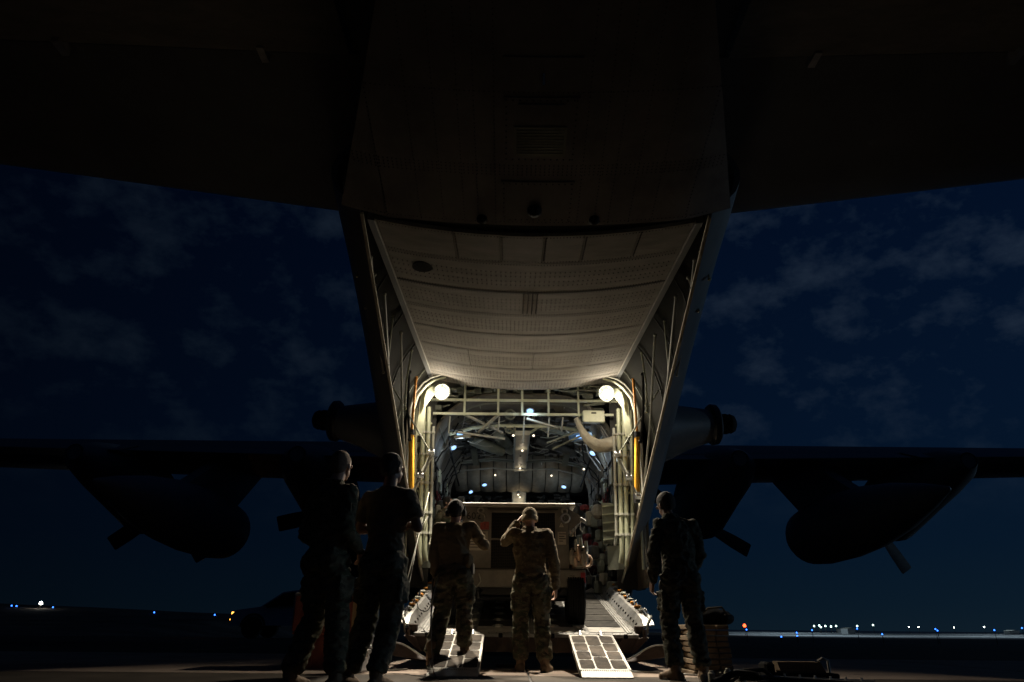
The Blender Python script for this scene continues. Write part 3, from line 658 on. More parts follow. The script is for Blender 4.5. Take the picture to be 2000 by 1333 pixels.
# ---- two big floodlights at the top corners of the opening
for sd_ in (1,-1):
    c_=(X0+sd_*1.29,10.2,3.86); nrm=Vector((-sd_*.12,-1,-.55)).normalized()
    m=MB(); m.lathe(c_,nrm,[(0,-.12),(.06,-.12),(.10,-.06),(.13,.03),(.123,.035),(.09,-.045),(.05,-.085),(0,-.09)],28); fl=m.build('floodlight','inner',AC,smooth=40)
    m=MB(); m.ball(Vector(c_)+nrm*-.01,.05,16,10); m.build('bulb','lamp_white',fl,smooth=60)
    m=MB(); m.torus(Vector(c_)+nrm*.035,.128,.005,nrm,24,6); m.build('rim','alu',fl,smooth=60)
    m=MB(); m.loft([[(c_[0]+sd_*x,10.26,c_[2]+z0),(c_[0]+sd_*x,10.29,c_[2]+z0),(c_[0]+sd_*x,10.29,c_[2]+z1),(c_[0]+sd_*x,10.26,c_[2]+z1)] for x,z0,z1 in ((.12,-.02,.10),(.19,-.12,.09),(.25,-.22,.03),(.28,-.30,-.10))]); m.build('glare_plate','bar',fl)  # last piece: plate added to burn out round the lamp like glare
    m=MB(); ax=nrm.orthogonal().normalized(); ay=nrm.cross(ax)
    for q in (-.07,0,.07):
        for a_,b_ in ((ax,ay),(ay,ax)): m.tube([Vector(c_)+nrm*.05+a_*q-b_*sqrt(.127**2-q*q),Vector(c_)+nrm*.075+a_*q,Vector(c_)+nrm*.05+a_*q+b_*sqrt(.127**2-q*q)],.003,5)
    m.build('wire_guard','blackmetal',fl)
    m=MB(); m.bar((X0+sd_*1.29,10.26,3.88),(X0+sd_*1.55,10.3,3.98),.03); m.build('bracket','primer',fl)
    ld=bpy.data.lights.new('floodlight_light','SPOT'); ld.energy=1000; ld.color=(1,.88,.70); ld.shadow_soft_size=.07; ld.spot_size=radians(70); ld.spot_blend=.35
    lo=bpy.data.objects.new('floodlight_light',ld); col.objects.link(lo); lo.parent=fl; lo.matrix_world=Matrix.Translation(Vector(c_)+nrm*.14)@Vector((-sd_*.10,-.24,-1)).to_track_quat('-Z','Y').to_matrix().to_4x4()
    ld=bpy.data.lights.new('floodlight_spill','POINT'); ld.energy=21; ld.color=(1,.87,.68); ld.shadow_soft_size=.06
    lo=bpy.data.objects.new('floodlight_spill',ld); col.objects.link(lo); lo.parent=fl; lo.location=Vector(c_)+Vector((sd_*.06,-.12,-.17))
    ld=bpy.data.lights.new('floodlight_flood','SPOT'); ld.energy=640; ld.color=(1,.87,.68); ld.shadow_soft_size=.06; ld.spot_size=radians(82); ld.spot_blend=.7
    lo=bpy.data.objects.new('floodlight_flood',ld); col.objects.link(lo); lo.parent=fl; lo.matrix_world=Matrix.Translation(Vector(c_)+nrm*.15)@Vector((-sd_*.6,-1,-.80)).to_track_quat('-Z','Y').to_matrix().to_4x4()
# ---- infrared countermeasure turrets on the aft sides
for sd_ in (1,-1):
    m=MB(); R_=[]
    for x,cz,cy_,rz_,ry_ in ((1.99,3.13,10.0,.44,.72),(2.12,3.16,10.0,.41,.64),(2.45,3.23,10,.32,.46),(2.72,3.27,10,.26,.32),(2.80,3.28,10,.24,.28)):
        R_.append([(X0+sd_*x,cy_+ry_*cos(2*pi*k/24),cz+rz_*sin(2*pi*k/24)) for k in range(24)])
    m.loft(R_); po=m.build('turret_fairing','skin_grey',AC,smooth=40)
    m=MB(); m.lathe((X0+sd_*2.78,10,3.30),(sd_,0,.05),[(0,0),(.28,0),(.31,.04),(.30,.12),(.26,.15),(.2,.16),(0,.16)],28); m.build('collar','blackmetal',po,smooth=30)
    m=MB(); m.lathe((X0+sd_*2.95,10,3.31),(sd_,0,.05),[(.15,0),(.155,.1),(.14,.14),(.15,.16),(.12,.22),(.06,.25),(0,.255)],24); m.build('turret_head','black',po,smooth=40)

# ---- wing, engines, propellers, fuel tanks
m=MB(); R_=[]
for x in (-20,-10,-2.2,2.2,10,20):
    a=abs(x); d=.03*max(0,a-2.2); z0=.10
    prof=[(21.1,4.78+d),(20.8,4.98+d*.6),(20.0,5.25+d*.2),(19.0,5.22),(18.1,5.04),(17.2,4.55+d*.4),(17.2,4.44+d*.4),(18.2,4.10+d),(19.2,4.16+d),(20.4,4.34+d),(20.9,4.5+d)]
    R_.append([(X0+x,y,z) for y,z in prof])
m.loft(R_); m.build('wing','skin_grey',AC,smooth=40)
m=MB()
for sd_ in (1,-1):
    for xa,xb in ((2.3,9.6),(9.8,14.8)):
        m=MB(); m.loft([[(X0+sd_*x,y,z+.018*x) for y,z in ((17.3,4.52),(16.5,4.22),(16.42,4.18),(17.3,4.2))] for x in (xa,xb)]); m.build('wing_flap','skin_grey',AC)
def prop(x,y,z,angs,parent):
    for a in angs:
        m=MB(); R_=[]; d=Vector((cos(a),0,sin(a))); q=Vector((-sin(a),0,cos(a)))
        for r,w,t,tw in ((.25,.10,.10,.9),(.6,.30,.07,.7),(1.0,.42,.05,.5),(1.5,.47,.035,.38),(1.98,.46,.02,.3),(2.03,.42,.014,.3)):
            c_=Vector((x,y,z))+d*r; u=q*cos(tw)+Vector((0,1,0))*sin(tw); n_=u.cross(d).normalized()
            R_.append([c_+u*w/2*a_+n_*t/2*b_ for a_,b_ in ((-1,0),(-.6,.8),(0,1),(.6,.8),(1,0),(.6,-.8),(0,-1),(-.6,-.8))])
        m.loft(R_); m.build('propeller_blade','blackmetal',parent,smooth=40)
for sx,x,z,a0 in ((1,5.2,3.66,-31),(-1,5.25,3.72,193),(1,10.6,3.88,-62),(-1,10.5,3.86,217)):
    m=MB(); R_=[]; X=X0+sx*x
    for y,cx,hw,zt,zb in ((15.9,0,.22,4.35,4.0),(16.6,0,.62,4.6,3.75),(17.4,0,.80,4.75,3.5),(18.6,0,.80,4.8,3.08),(19.6,0,.78,4.7,2.75),(20.6,0,.62,4.4,2.85),(20.95,0,.5,4.2,3.05)):
        zt=min(zt,z+.9) if y>20 else zt
        R_.append([(X+hw*cos(2*pi*k/24),y,(zt+zb)/2+(zt-zb)/2*sin(2*pi*k/24)) for k in range(24)])
    m.loft(R_); na=m.build('engine_nacelle','skin_grey',AC,smooth=50)
    m=MB(); m.lathe((X,20.95,z),(0,1,0),[(0,0),(.40,0),(.42,.25),(.34,.55),(.18,.8),(0,.88)],24); m.build('spinner','blackmetal',na,smooth=40)
    m=MB(); m.lathe((X,15.95,4.17),(0,-1,0),[(.18,-.1),(.2,.05),(.17,.05),(.15,-.1)],18); m.build('exhaust_pipe','blackmetal',na,smooth=40)
    prop(X,21.2,z,[radians(a0+90*k) for k in range(4)],na)
for sd_ in (1,-1):
    m=MB(); X=X0+sd_*7.6
    m.lathe((X,18.9,2.66),(0,-1,.02),[(0,0),(.25,.05),(.5,.25),(.68,.7),(.74,1.4),(.74,2.6),(.66,3.8),(.48,5.0),(.25,6.0),(.05,6.7),(0,6.75)],28); tk=m.build('external_fuel_tank','skin_grey',AC,smooth=50)
    m=MB(); m.prism([(X-.13,14.9,3.1),(X-.13,18.3,3.25),(X-.16,20.3,4.65),(X-.16,17.4,4.45)],(.28,0,0)); m.build('tank_pylon','skin_grey',tk)

# ------------------------------------------------------------------ cargo ramp (part of the aircraft)
SL=.62/3.4
def rz(y): return .38+SL*(y-8.6)
def rp(x,y,d=0): return (X0+x,y,rz(y)+d)
m=MB(); m.loft([[rp(-1.30,y,0),rp(1.30,y,0),rp(1.30,y,-.035),rp(-1.30,y,-.035)] for y in (8.6,12.0)]); RM=m.build('cargo_ramp','deck',AC)
m=MB(); m.loft([[rp(-1.42,y,-.036),rp(1.42,y,-.036),rp(1.25,y,-.20-.05*t),rp(-1.25,y,-.20-.05*t)] for y,t in ((8.63,0),(10,1),(12.0,1))]); m.build('ramp_underside','under',RM)
m=MB()
for k in range(15):
    x=-1.3+2.6*k/14; m.loft([[rp(x-.012,y,-.04),rp(x+.012,y,-.04),rp(x*.93+.012,y,-.2),rp(x*.93-.012,y,-.2)] for y in (8.60,8.64)])
m.build('edge_ribs','under',RM,kind='stuff')
rows=[8.70,9.02,9.42,9.86,10.32,10.80,11.28,11.86]
cols=[(-1.16,-.74),(-.58,-.10),(.10,.58),(.74,1.16)]
pads={}
for j in range(7):
    for xa,xb in cols:
        ya,yb=rows[j]+.02,rows[j+1]-.02
        m=MB(); w,h=(xb-xa),(yb-ya); b_=.015
        out=[(xa+b_,ya),(xb-b_,ya),(xb,ya+b_),(xb,yb-b_),(xb-b_,yb),(xa+b_,yb),(xa,yb-b_),(xa,ya+b_)]
        m.prism([rp(x,y,.001) for x,y in out],(0,0,.005)); m.build('deck_pad','pad' if j else 'ramp_frame',RM)
for y in rows[1:7]:
    for x in (-.66,.66,-.34,.34,1.0,-1.0)[:4]:
        m=MB(); c_=Vector(rp(x,y,.008)); m.torus(c_,.055,.011,(0,-SL,1),18,6); r_=m.build('tie_down_ring','alu',RM,smooth=50)
        m=MB(); m.lathe(rp(x,y,.0015),(0,-SL,1),[(0,0),(.085,0),(.085,.004),(0,.004)],18); m.tube([rp(x-.03,y,.012),rp(x+.03,y,.012)],.012,6); m.build('ring_pan','deck',r_)
for x in (-1.22,-1.19,-.66,-.02,.02,.66,1.19,1.22):
    m=MB(); w=.012 if abs(x)>1 or abs(x)<.1 else .03
    m.loft([[rp(x-w,y,.001),rp(x+w,y,.001),rp(x+w,y,.012 if w<.02 else .006),rp(x-w,y,.012 if w<.02 else .006)] for y in (8.66,11.95)]); m.build('deck_rail','alu',RM)
a=MB()
for y in [8.64+.09*k for k in range(36)]:
    for x in (-1.25,1.25): a.tube([rp(x,y,0),rp(x,y,.005)],[.008,.005],6)
x=-1.25
while x<1.25:
    a.tube([rp(x,8.64,0),rp(x,8.64,.005)],[.008,.005],6); x+=.09
a.build('deck_bolts','seam',RM,kind='stuff')
for x in (-.85,-.3,.3,.85,1.15,-1.15): 
    a=MB(); a.bbox(rp(x,8.615,-.02),(.05,.05,.05),b=.008); a.build('ramp_hook','black',RM)
for sd_ in (1,-1):
    # kerb rail along the ramp's side: sloping web, flange, ends
    pr=((1.27,.0),(1.30,.0),(1.40,.13),(1.52,.15),(1.53,.125),(1.42,.105),(1.32,-.03),(1.27,-.03))
    m=MB(); m.loft([[rp(sd_*(x+ (0 if y<11.8 else -.02)),y,d*k) for x,d in pr] for y,k in ((8.78,.55),(8.95,.95),(9.3,1),(10.5,1),(11.4,1.1),(11.95,1.2))]); sr=m.build('side_rail','alu',RM,smooth=30)
    m=MB()
    for k in range(16):
        y=8.95+k*.19; m.tube([rp(sd_*1.345,y,.052),rp(sd_*1.33,y-.0,.062)],.016,8)
    m.build('rail_holes','seam',sr,kind='stuff')
    for k,(y,mt) in enumerate(((9.25,'pale'),(9.55,'orange'),(9.85,'orange'),(10.1,'pale'),(10.4,'orange'),(10.7,'pale'),(11.0,'orange'),(11.3,'pale'),(11.6,'orange'))):
        m=MB(); m.bbox(rp(sd_*1.47,y,.165),(.07,.16,.03),b=.008); m.build('rail_roller' if mt=='orange' else 'rail_clip',mt,sr)
    for y in (8.98,9.08,9.7,10.25):
        m=MB(); m.torus(rp(sd_*1.47,y,.18),.035,.011,(1,.3,0),12,6); m.build('rail_shackle','chrome',sr,smooth=50)
    # end bracket
    m=MB(); m.bbox(rp(sd_*1.33,8.74,.03),(.10,.10,.09),b=.01); m.build('end_block','under',RM)
    m=MB(); m.tube([rp(sd_*1.42,8.72,-.02),rp(sd_*1.44,8.72,.10),rp(sd_*1.50,8.8,.17)],.016,8); m.build('end_bracket','pale',RM,smooth=50)
    m=MB(); m.tube([rp(sd_*1.38,8.66,-.08),rp(sd_*1.38,8.66,.05)],.028,10); m.build('end_pin','under',RM)
    # fairing sheets hanging at the aft corners, and their raised ends
    m=MB(); cur=[]
    for i in range(13):
        t=i/12; x=.95+.70*t; z=.06+.15*sst(.35,.85,t)+.03*t; cur.append((x,z,.02+.12*t*0+.10))
    m.loft([[(X0+sd_*x,8.30+.02*t_,z+.02),(X0+sd_*x,8.30+.02*t_,z-.03-.10*(x-.95)*0),(X0+sd_*x,8.62,.14-.03),(X0+sd_*x,8.62,.16)] for x,z,t_ in cur] if False else [[(X0+sd_*(.92+.74*t),8.42,.10+.15*sst(.2,.75,t)+.02*t),(X0+sd_*(.92+.74*t),8.40,.08+.09*t+.0),(X0+sd_*(.92+.74*t),8.60,.03+.13*t),(X0+sd_*(.92+.74*t),8.62,.10+.12*t)] for t in [k/14 for k in range(15)]])
    m.build('ramp_fairing','under',RM,smooth=40)
    m=MB(); m.tube([(X0+sd_*(.92+.74*t),8.41,.115+.15*sst(.2,.75,t)+.02*t) for t in [k/14 for k in range(15)]],.010,6); m.build('fairing_edge','alu',RM,smooth=50)
    m=MB(); m.prism([(X0+sd_*1.66,8.40,.17),(X0+sd_*1.72,8.40,.19),(X0+sd_*1.86,8.40,.44),(X0+sd_*1.80,8.40,.46),(X0+sd_*1.70,8.40,.30),(X0+sd_*1.64,8.40,.27)],(0,.05,0)); m.build('raised_arm','alu',RM)
    m=MB(); m.tube([(X0+sd_*1.68,8.4,.14),(X0+sd_*1.70,8.4,.22)],.03,8); m.build('arm_joint','alu',RM)
    # ramp support strut with blue sleeve
    m=MB(); m.tube([(X0+sd_*1.70,8.95,1.60),(X0+sd_*1.70,8.85,1.05)],.012,8); sp=m.build('support_strut','chrome',AC,smooth=40) if sd_>0 else None
    if sp:
        m=MB(); m.tube([(X0+1.70,8.85,1.05),(X0+1.73,8.75,.42)],.017,8); m.build('sleeve','blue_tube',sp,smooth=40)
        m=MB(); m.tube([(X0+1.66,8.75,.46),(X0+1.80,8.75,.44)],.022,8); m.build('foot','black',sp)
    # forward hinge wedge
    m=MB(); m.prism([rp(sd_*1.0,11.9,.01),rp(sd_*1.30,11.9,.16),rp(sd_*1.36,11.9,.16),rp(sd_*1.36,11.9,.0)],(0,.12,0)); m.build('hinge_wedge','alu',RM)
# small lit edge under the ramp's centre
m=MB(); m.bar((X0-.35,8.9,.03),(X0+.0,8.9,.03),.03,.03); m.build('ramp_stop','under',RM)

# ------------------------------------------------------------------ ground loading ramps
def rrect(x0,x1,y0,y1,r,n=4):
    P=[]
    for cx,cy,a0 in ((x1-r,y1-r,0),(x0+r,y1-r,pi/2),(x0+r,y0+r,pi),(x1-r,y0+r,3*pi/2)):
        for k in range(n+1): a=a0+pi/2*k/n; P.append((cx+r*cos(a),cy+r*sin(a)))
    return P
def loading_ramp(xc,label):
    t=empty('loading_ramp',(xc,7.9,0),label,'loading ramp','loading ramps leading up to the cargo ramp')
    ya,yb,za,zb=7.22,8.60,.035,.375; sl=(zb-za)/(yb-ya); P=lambda x,y,d=0:(xc+x,y,za+sl*(y-ya)+d)
    m=MB(); m.loft([[P(-.245,y,0),P(.245,y,0),P(.245,y,-.045 if y>7.4 else -.025),P(-.245,y,-.045 if y>7.4 else -.025)] for y in (7.32,7.5,8.60)]); fr=m.build('ramp_frame','ramp_frame',t)
    m=MB(); m.loft([[(xc-.245,7.20,.004),(xc+.245,7.20,.004),(xc+.245,7.20,.020),(xc-.245,7.20,.020)],[(xc-.245,7.33,.004),(xc+.245,7.33,.004),(*P(.245,7.33,.002),),(*P(-.245,7.33,.002),)]]); m.build('toe_plate','ramp_frame',t)
    m=MB()
    for k in range(24): m.tube([P(-.235+.0204*k,7.335,.002),P(-.235+.0204*k,7.36,.006)],.006,5)
    m.build('knurled_strip','ramp_frame',t,kind='stuff')
    for ci,(xa,xb,n) in enumerate(((-.228,-.088,4),(-.072,.072,3),(.088,.228,4))):
        L=8.56-7.40; 
        for k in range(n):
            y0=7.40+L*k/n+.012; y1=7.40+L*(k+1)/n-.012
            m=MB(); m.prism([P(x,y,.0008) for x,y in rrect(xa,xb,y0,y1,.03)],(0,0,.003)); m.build('grip_pad','ramp_pad',t)
    for sx in (-.245,.245):
        m=MB(); m.loft([[P(sx-.008,y,.008),P(sx+.008,y,.008),P(sx+.008,y,-.05),P(sx-.008,y,-.05)] for y in (7.36,8.58)]); m.build('side_flange','ramp_frame',t)
    for sx in (-.12,.12):
        m=MB(); m.tube([P(sx,8.56,.0),P(sx,8.62,.03),P(sx,8.66,.012)],.014,6); m.build('hook','alu',t)
loading_ramp(X0-.74,'narrow ground loading ramp the man with the headset stands on')
loading_ramp(X0+.74,'empty narrow ground loading ramp with eleven dark grip pads in front of the trailer wheel')

# ------------------------------------------------------------------ trailer mounted power unit on the ramp
TX=.08; TY=9.15; T=empty('equipment_trailer',(TX,9.6,rz(9.6)),'drab boxy ground power trailer with screened rear grille parked on the aircraft ramp','trailer')
zb,zt_=.98,1.93
m=MB(); m.loft([[(TX+x,y,z) for x,z in ((-.70,zb+.1),(.68,zb+.1),(.68,zt_-.04),(.66,zt_-.02),(-.68,zt_-.02),(-.70,zt_-.04))] for y in (TY,TY+2.3)]); m.build('body','trailer',T)
m=MB(); m.bbox((TX+.025,TY+1.12,zt_+.005),(1.49,2.40,.045),b=.012); m.build('roof_panel','trailer_pale',T)
m=MB(); m.box((TX+.025,TY-.095,zt_-.005),(1.49,.03,.03)); m.build('roof_lip','trailer_pale',T)
m=MB(); m.bbox((TX+.79,TY+.7,zb+.055),(.16,1.2,.09),b=.01); m.bbox((TX+.08,TY-.0,zb+.04),(1.60,.12,.21),b=.01) ; bm2=m.build('rear_beam','trailer',T)
m=MB(); m.box((TX+.08,TY-.0625,zb+.155),(1.58,.006,.012)); m.build('beam_seam','seam',bm2)
GX=TX+.09
# grille: frame, four wire panels
m=MB()
for A,B,w in (((-.43,1.85),(.43,1.85),.03),((-.43,1.13),(.43,1.13),.03),((-.43,1.13),(-.43,1.85),.03),((.43,1.13),(.43,1.85),.03),((-.0,1.13),(-.0,1.85),.035),((-.43,1.50),(.43,1.50),.02)):
    m.bar((GX+A[0],TY-.012,A[1]),(GX+B[0],TY-.012,B[1]),w,.022) if A[1]==B[1] else m.bar((GX+A[0],TY-.011,A[1]-.014),(GX+B[0],TY-.011,B[1]+.014),w,.022)
gf=m.build('grille_frame','trailer',T)
m=MB(); m.box((GX,TY-.003,1.49),(.84,.004,.70)); m.build('grille_opening','black',T)
for xa,xb in ((-.415,-.02),(.02,.415)):
    for za,zz in ((1.145,1.49),(1.51,1.835)):
        m=MB(); z=za+.01
        while z<zz: m.bar((GX+xa,TY-.009,z),(GX+xb,TY-.009,z),.004,.004); z+=.019
        x=xa+.01
        while x<xb: m.bar((GX+x,TY-.013,za),(GX+x,TY-.013,zz),.004,.004); x+=.024
        m.build('wire_screen','grille',gf)
m=MB(); m.bar((TX-.38,TY-.006,1.885),(TX+.55,TY-.006,1.885),.012,.01); m.build('gutter','seam',T)
for x,z in ((-.47,1.865),(.63,1.865)):
    m=MB(); m.torus((TX+x,TY-.02,z),.035,.012,(0,1,0),16,6); sh=m.build('lifting_shackle','trailer_pale',T,smooth=50)
    m=MB(); m.torus((TX+x+.01,TY-.035,z-.095),.055,.011,(0.1,1,0),20,6,); m.build('ring','alu' if x>0 else 'trailer',sh,smooth=50)
def patch2(name,x0,x1,z0,z1,mt,d=.003,par=T,lab=None):
    m=MB(); m.box((TX+(x0+x1)/2,TY-d/2-.0008,(z0+z1)/2),(x1-x0,d,z1-z0)); return m.build(name,mt,par,label=lab)
pl=patch2('placard',.535,.645,1.44,1.60,'placard')
patch2('placard',-.62,-.37,1.36,1.60,'placard')
patch2('warning_sticker',-.47,-.35,1.62,1.72,'redsticker')
def text(s,loc,size,mt,par,name='lettering',rot=(pi/2,0,0),lab=None):
    c=bpy.data.curves.new(name,'FONT'); c.body=s; c.size=size; c.extrude=.0012; c.align_x='CENTER'; c.align_y='CENTER'; c.resolution_u=2; c.materials.append(M[mt])
    o=bpy.data.objects.new(name+'_c',c); col.objects.link(o); dg=bpy.context.evaluated_depsgraph_get(); me=bpy.data.meshes.new_from_object(o.evaluated_get(dg)); bpy.data.objects.remove(o)
    me.transform(Matrix.Translation(loc)@Matrix(((1,0,0),(0,1,0),(0,0,1))).to_4x4()@Matrix.Rotation(rot[2],4,'Z')@Matrix.Rotation(rot[0],4,'X'))
    return link(name,me,par,lab)
text('602',(TX-.56,TY-.004,1.79),.13,'ink',T,lab='black number 602')
text('!',(TX-.41,TY-.007,1.67),.08,'ink',T)
for k in range(4): patch2('printed_line',.555,.555+(.09,.07,.085,.05)[k],1.575-.03*k-.006,1.575-.03*k+.004,'ink',.0045)
for k in range(6): patch2('printed_line',-.60,-.60+(.2,.17,.21,.12,.19,.15)[k],1.575-.035*k-.006,1.575-.035*k+.004,'ink',.0045)
m=MB(); m.prism([(TX+.555,TY-.002,1.66),(TX+.62,TY-.002,1.66),(TX+.588,TY-.002,1.72)],(0,-.002,0)); m.build('triangle_sticker','placard',T)
text('!',(TX+.588,TY-.006,1.682),.04,'ink',T)
m=MB(); m.torus((TX+.60,TY-.004,1.77),.033,.004,(0,1,0),20,5); m.build('round_emblem','trailer_pale',T)
text('n',(TX+.60,TY-.004,1.77),.05,'trailer_pale',T)
text('TIE\nDOWN',(TX+.71,TY-.064,1.02),.045,'ink',T)
m=MB(); m.box((TX+.845,TY-.064,1.03),(.06,.006,.13)); m.box((TX+.74,TY-.064,.955),(.14,.005,.03)) ; m.build('red_reflector','red',T)
for x in (-.50,.48):
    m=MB(); m.tube([(TX+x-.06,TY-.07,1.10-.02),(TX+x-.09,TY-.11,1.0),(TX+x-.06,TY-.12,.93),(TX+x+.01,TY-.12,.91),(TX+x+.06,TY-.10,.98),(TX+x+.03,TY-.07,1.07)],.009,6); m.build('tie_down_cable','pale' ,T,smooth=50)
    m=MB(); m.torus((TX+x+.02,TY-.02,.88),.05,.012,(0,0.3,1),14,6); m.tube([(TX+x+.02,TY,.92),(TX+x+.02,TY,.80)],.03,8); m.build('tow_ring','blackmetal',T,smooth=50)
# right side bay with open flap, latch and chain
m=MB(); m.loft([[(TX+.69,y,zt_-.03),(TX+.86,y,zt_-.13),(TX+.87,y,zt_-.17),(TX+.72,y,zt_-.30),(TX+.69,y,zt_-.30)] for y in (TY+.02,TY+1.2)]); fp=m.build('side_flap','trailer',T)
m=MB(); m.bbox((TX+.87,TY+.0,zt_-.18),(.09,.04,.04),R=Matrix.Rotation(.6,3,'Y'),b=.006); m.build('latch','alu',fp)
m=MB(); m.tube([(TX+.84,TY,zt_-.19),(TX+.83,TY-.0,zt_-.29),(TX+.86,TY,zt_-.33),(TX+.89,TY,zt_-.26)],.006,5); m.build('chain','alu',fp,smooth=50)
m=MB(); m.box((TX+.78,TY+.6,1.115),(.19,1.15,.02)); m.build('side_shelf','trailer',T)
m=MB(); m.box((TX+.687,TY+.6,1.35),(.01,1.1,.46)); m.build('bay_back','black',T)
for k in range(3):
    m=MB(); m.tube([(TX+.71+.03*k,TY+.06,1.55),(TX+.71+.03*k,TY+.06,1.68)],.008,6); m.build('bay_post','trailer_pale',T)
# wheels
for sx in (-1,1):
    xw=TX+sx*.755; zw=rz(9.15)+.335; w=.115
    m=MB(); prof=[(.17,-w*.8),(.24,-w),(.30,-w*.98),(.33,-w*.8)]
    for k in range(7): h=-w*.78+w*1.56*k/6; prof+=[(.337,h-.012),(.337,h+.006),(.322,h+.009),(.322,h+.012)] 
    prof+=[(.33,w*.8),(.30,w*.98),(.24,w),(.17,w*.8)]
    m.lathe((xw,9.15+.19,zw),(1,0,0),prof,40); wh=m.build('wheel','black',T,smooth=30)
    m=MB(); m.lathe((xw,9.34,zw),(1,0,0),[(.0,-.04),(.1,-.05),(.175,-w*.75),(.175,w*.75),(.1,.05),(0,.04)],24); m.build('rim','trailer_pale',wh,smooth=40)
m=MB(); m.tube([(TX-.75,9.34,.80),(TX+.75,9.34,.80)],.04,8); m.build('axle','blackmetal',T)
m=MB(); m.box((TX,9.9,.90),(1.3,1.4,.14)); m.build('chassis','blackmetal',T)
# rolled tan cables hung in the bay: a separate bundle
cb=empty('cable_bundle',(TX+.80,TY+.1,1.13),'coiled tan hoses and cables heaped on the right side shelf of the trailer','cable bundle')
for k in range(9):
    R_t=.075+.02*(k%3); cz=1.24+.02*(k%4)+.03*(k//5)
    m=MB(); m.torus((TX+.79+.02*(k%2),TY-.02+.055*k,cz),R_t,.024+.004*(k%2),(.25*((k%3)-1),1,.3*((k%2)-.5)),22,8,sy=.9); m.build('cable_coil','cable_tan' if k%3 else 'canvas',cb,smooth=50)
for k,(xo,zo) in enumerate(((-.07,1.36),(.0,1.40),(.07,1.38),(-.03,1.33),(.04,1.34))):
    m=MB(); m.tube([(TX+.80+xo,TY+.22,zo-.06),(TX+.80+xo,TY+.10,zo+.03),(TX+.80+xo*1.2,TY-.0,zo),(TX+.80+xo*1.4,TY-.05,zo-.09),(TX+.80+xo*1.4,TY-.04,zo-.16)],[.026,.030,.03,.026,.02],8); cl_=m.build('cable_strand','cable_tan' if k%2 else 'placard',cb,smooth=50)
    m=MB(); m.torus((TX+.80+xo*1.2,TY-.0,zo),.032,.007,(0,1,.6),14,5); m.build('tape_band','belt',cl_)
for k,(x,z) in enumerate(((-.03,1.46),(.03,1.48),(.10,1.44))):
    m=MB(); m.tube([(TX+.80+x,TY+.02,z-.1),(TX+.80+x+.004,TY+.0,z),(TX+.80+x,TY-.0,z+.05)],[.03,.022,.018],10); m.build('cable_plug','pale',cb,smooth=50)
m=MB(); m.torus((TX+.90,TY-.0,1.24),.07,.018,(0,1,.1),18,7); m.build('cable_loop','cable_tan',cb,smooth=50)

# ------------------------------------------------------------------ people
def cap(m,p,q,r0,r1,n=12):
    """tapered limb piece with round ends"""
    p=Vector(p); q=Vector(q); m.ball(p,r0,n,8); m.ball(q,r1,n,8); m.tube([p,q],[r0*.999,r1*.999],n)
def rings(m,R_,n=20):
    """(centre, rx, ry, superellipse) stack, closed"""
    out=[]
    for c,a,b,*k in R_:
        c=Vector(c); out.append([c+Vector((a*cos(2*pi*i/n),b*sin(2*pi*i/n),0)) for i in range(n)])
    m.loft(out)
def remesh(m,name,mt,parent,voxel=.012,smooth=3,fold=0,fs=9,seed=0,label=None):
    me=bpy.data.meshes.new(name); me.from_pydata(m.v,[],m.f); b=bmesh.new(); b.from_mesh(me); bmesh.ops.recalc_face_normals(b,faces=b.faces); b.to_mesh(me); b.free()
    o=bpy.data.objects.new('tmp',me); col.objects.link(o)
    r=o.modifiers.new('r','REMESH'); r.mode='VOXEL'; r.voxel_size=voxel; r.adaptivity=0
    s_=o.modifiers.new('s','SMOOTH'); s_.iterations=smooth; s_.factor=.6
    dg=bpy.context.evaluated_depsgraph_get(); me2=bpy.data.meshes.new_from_object(o.evaluated_get(dg)); bpy.data.objects.remove(o)
    if fold:
        me2.update(); vs=me2.vertices; nr=[v.normal.copy() for v in vs]
        for v,nn in zip(vs,nr):
            c=v.co; w=noise.noise(Vector((c.x*3+seed,c.y*3,c.z*3)))
            q=Vector((c.x*fs+2*w+seed,c.y*fs+1.5*w,c.z*fs*1.6+2.2*w))
            ridge=1-abs(noise.noise(q))*2.4; r2=1-abs(noise.noise(q*2.1))*2.4
            v.co=c+nn*(fold*(ridge*.75+r2*.35-.4))
    for p in me2.polygons: p.use_smooth=True
    me2.materials.clear(); me2.materials.append(M[mt]); me2.name=name
    return link(name,me2,parent,label,local=True)
def hand(m,wr,d,nrm,thumb,curl=.6,s=1):
    """palm and five fingers; d: towards fingers, nrm: palm side normal, thumb: sideways dir"""
    d=Vector(d).normalized(); nrm=Vector(nrm); nrm=(nrm-d*nrm.dot(d)).normalized(); t=Vector(thumb); t=(t-d*t.dot(d)-nrm*t.dot(nrm)).normalized(); wr=Vector(wr)
    for k in (-1,-.33,.33,1): cap(m,wr+d*.015+t*k*.02*s,wr+d*.085*s+t*k*.03*s,.017*s,.014*s,8)
    for k,L in ((-1,.062),(-.33,.074),(.33,.080),(1,.072)):
        p=wr+d*.09*s+t*k*.031*s; a=0; r=.0095*s
        for seg in (.45,.32,.23):
            a+=curl*.75; dd=d*cos(a)+nrm*sin(a); q=p+dd*L*seg*s; cap(m,p,q,r,r*.9,7); p=q; r*=.9
    p=wr+d*.03*s+t*.03*s; dd=(t*.75+d*.55+nrm*.35).normalized(); q=p+dd*.042*s; cap(m,p,q,.013*s,.011*s,8); dd=(t*.25+d*.85+nrm*(.2+curl*.4)).normalized(); cap(m,q,q+dd*.034*s,.011*s,.009*s,8)
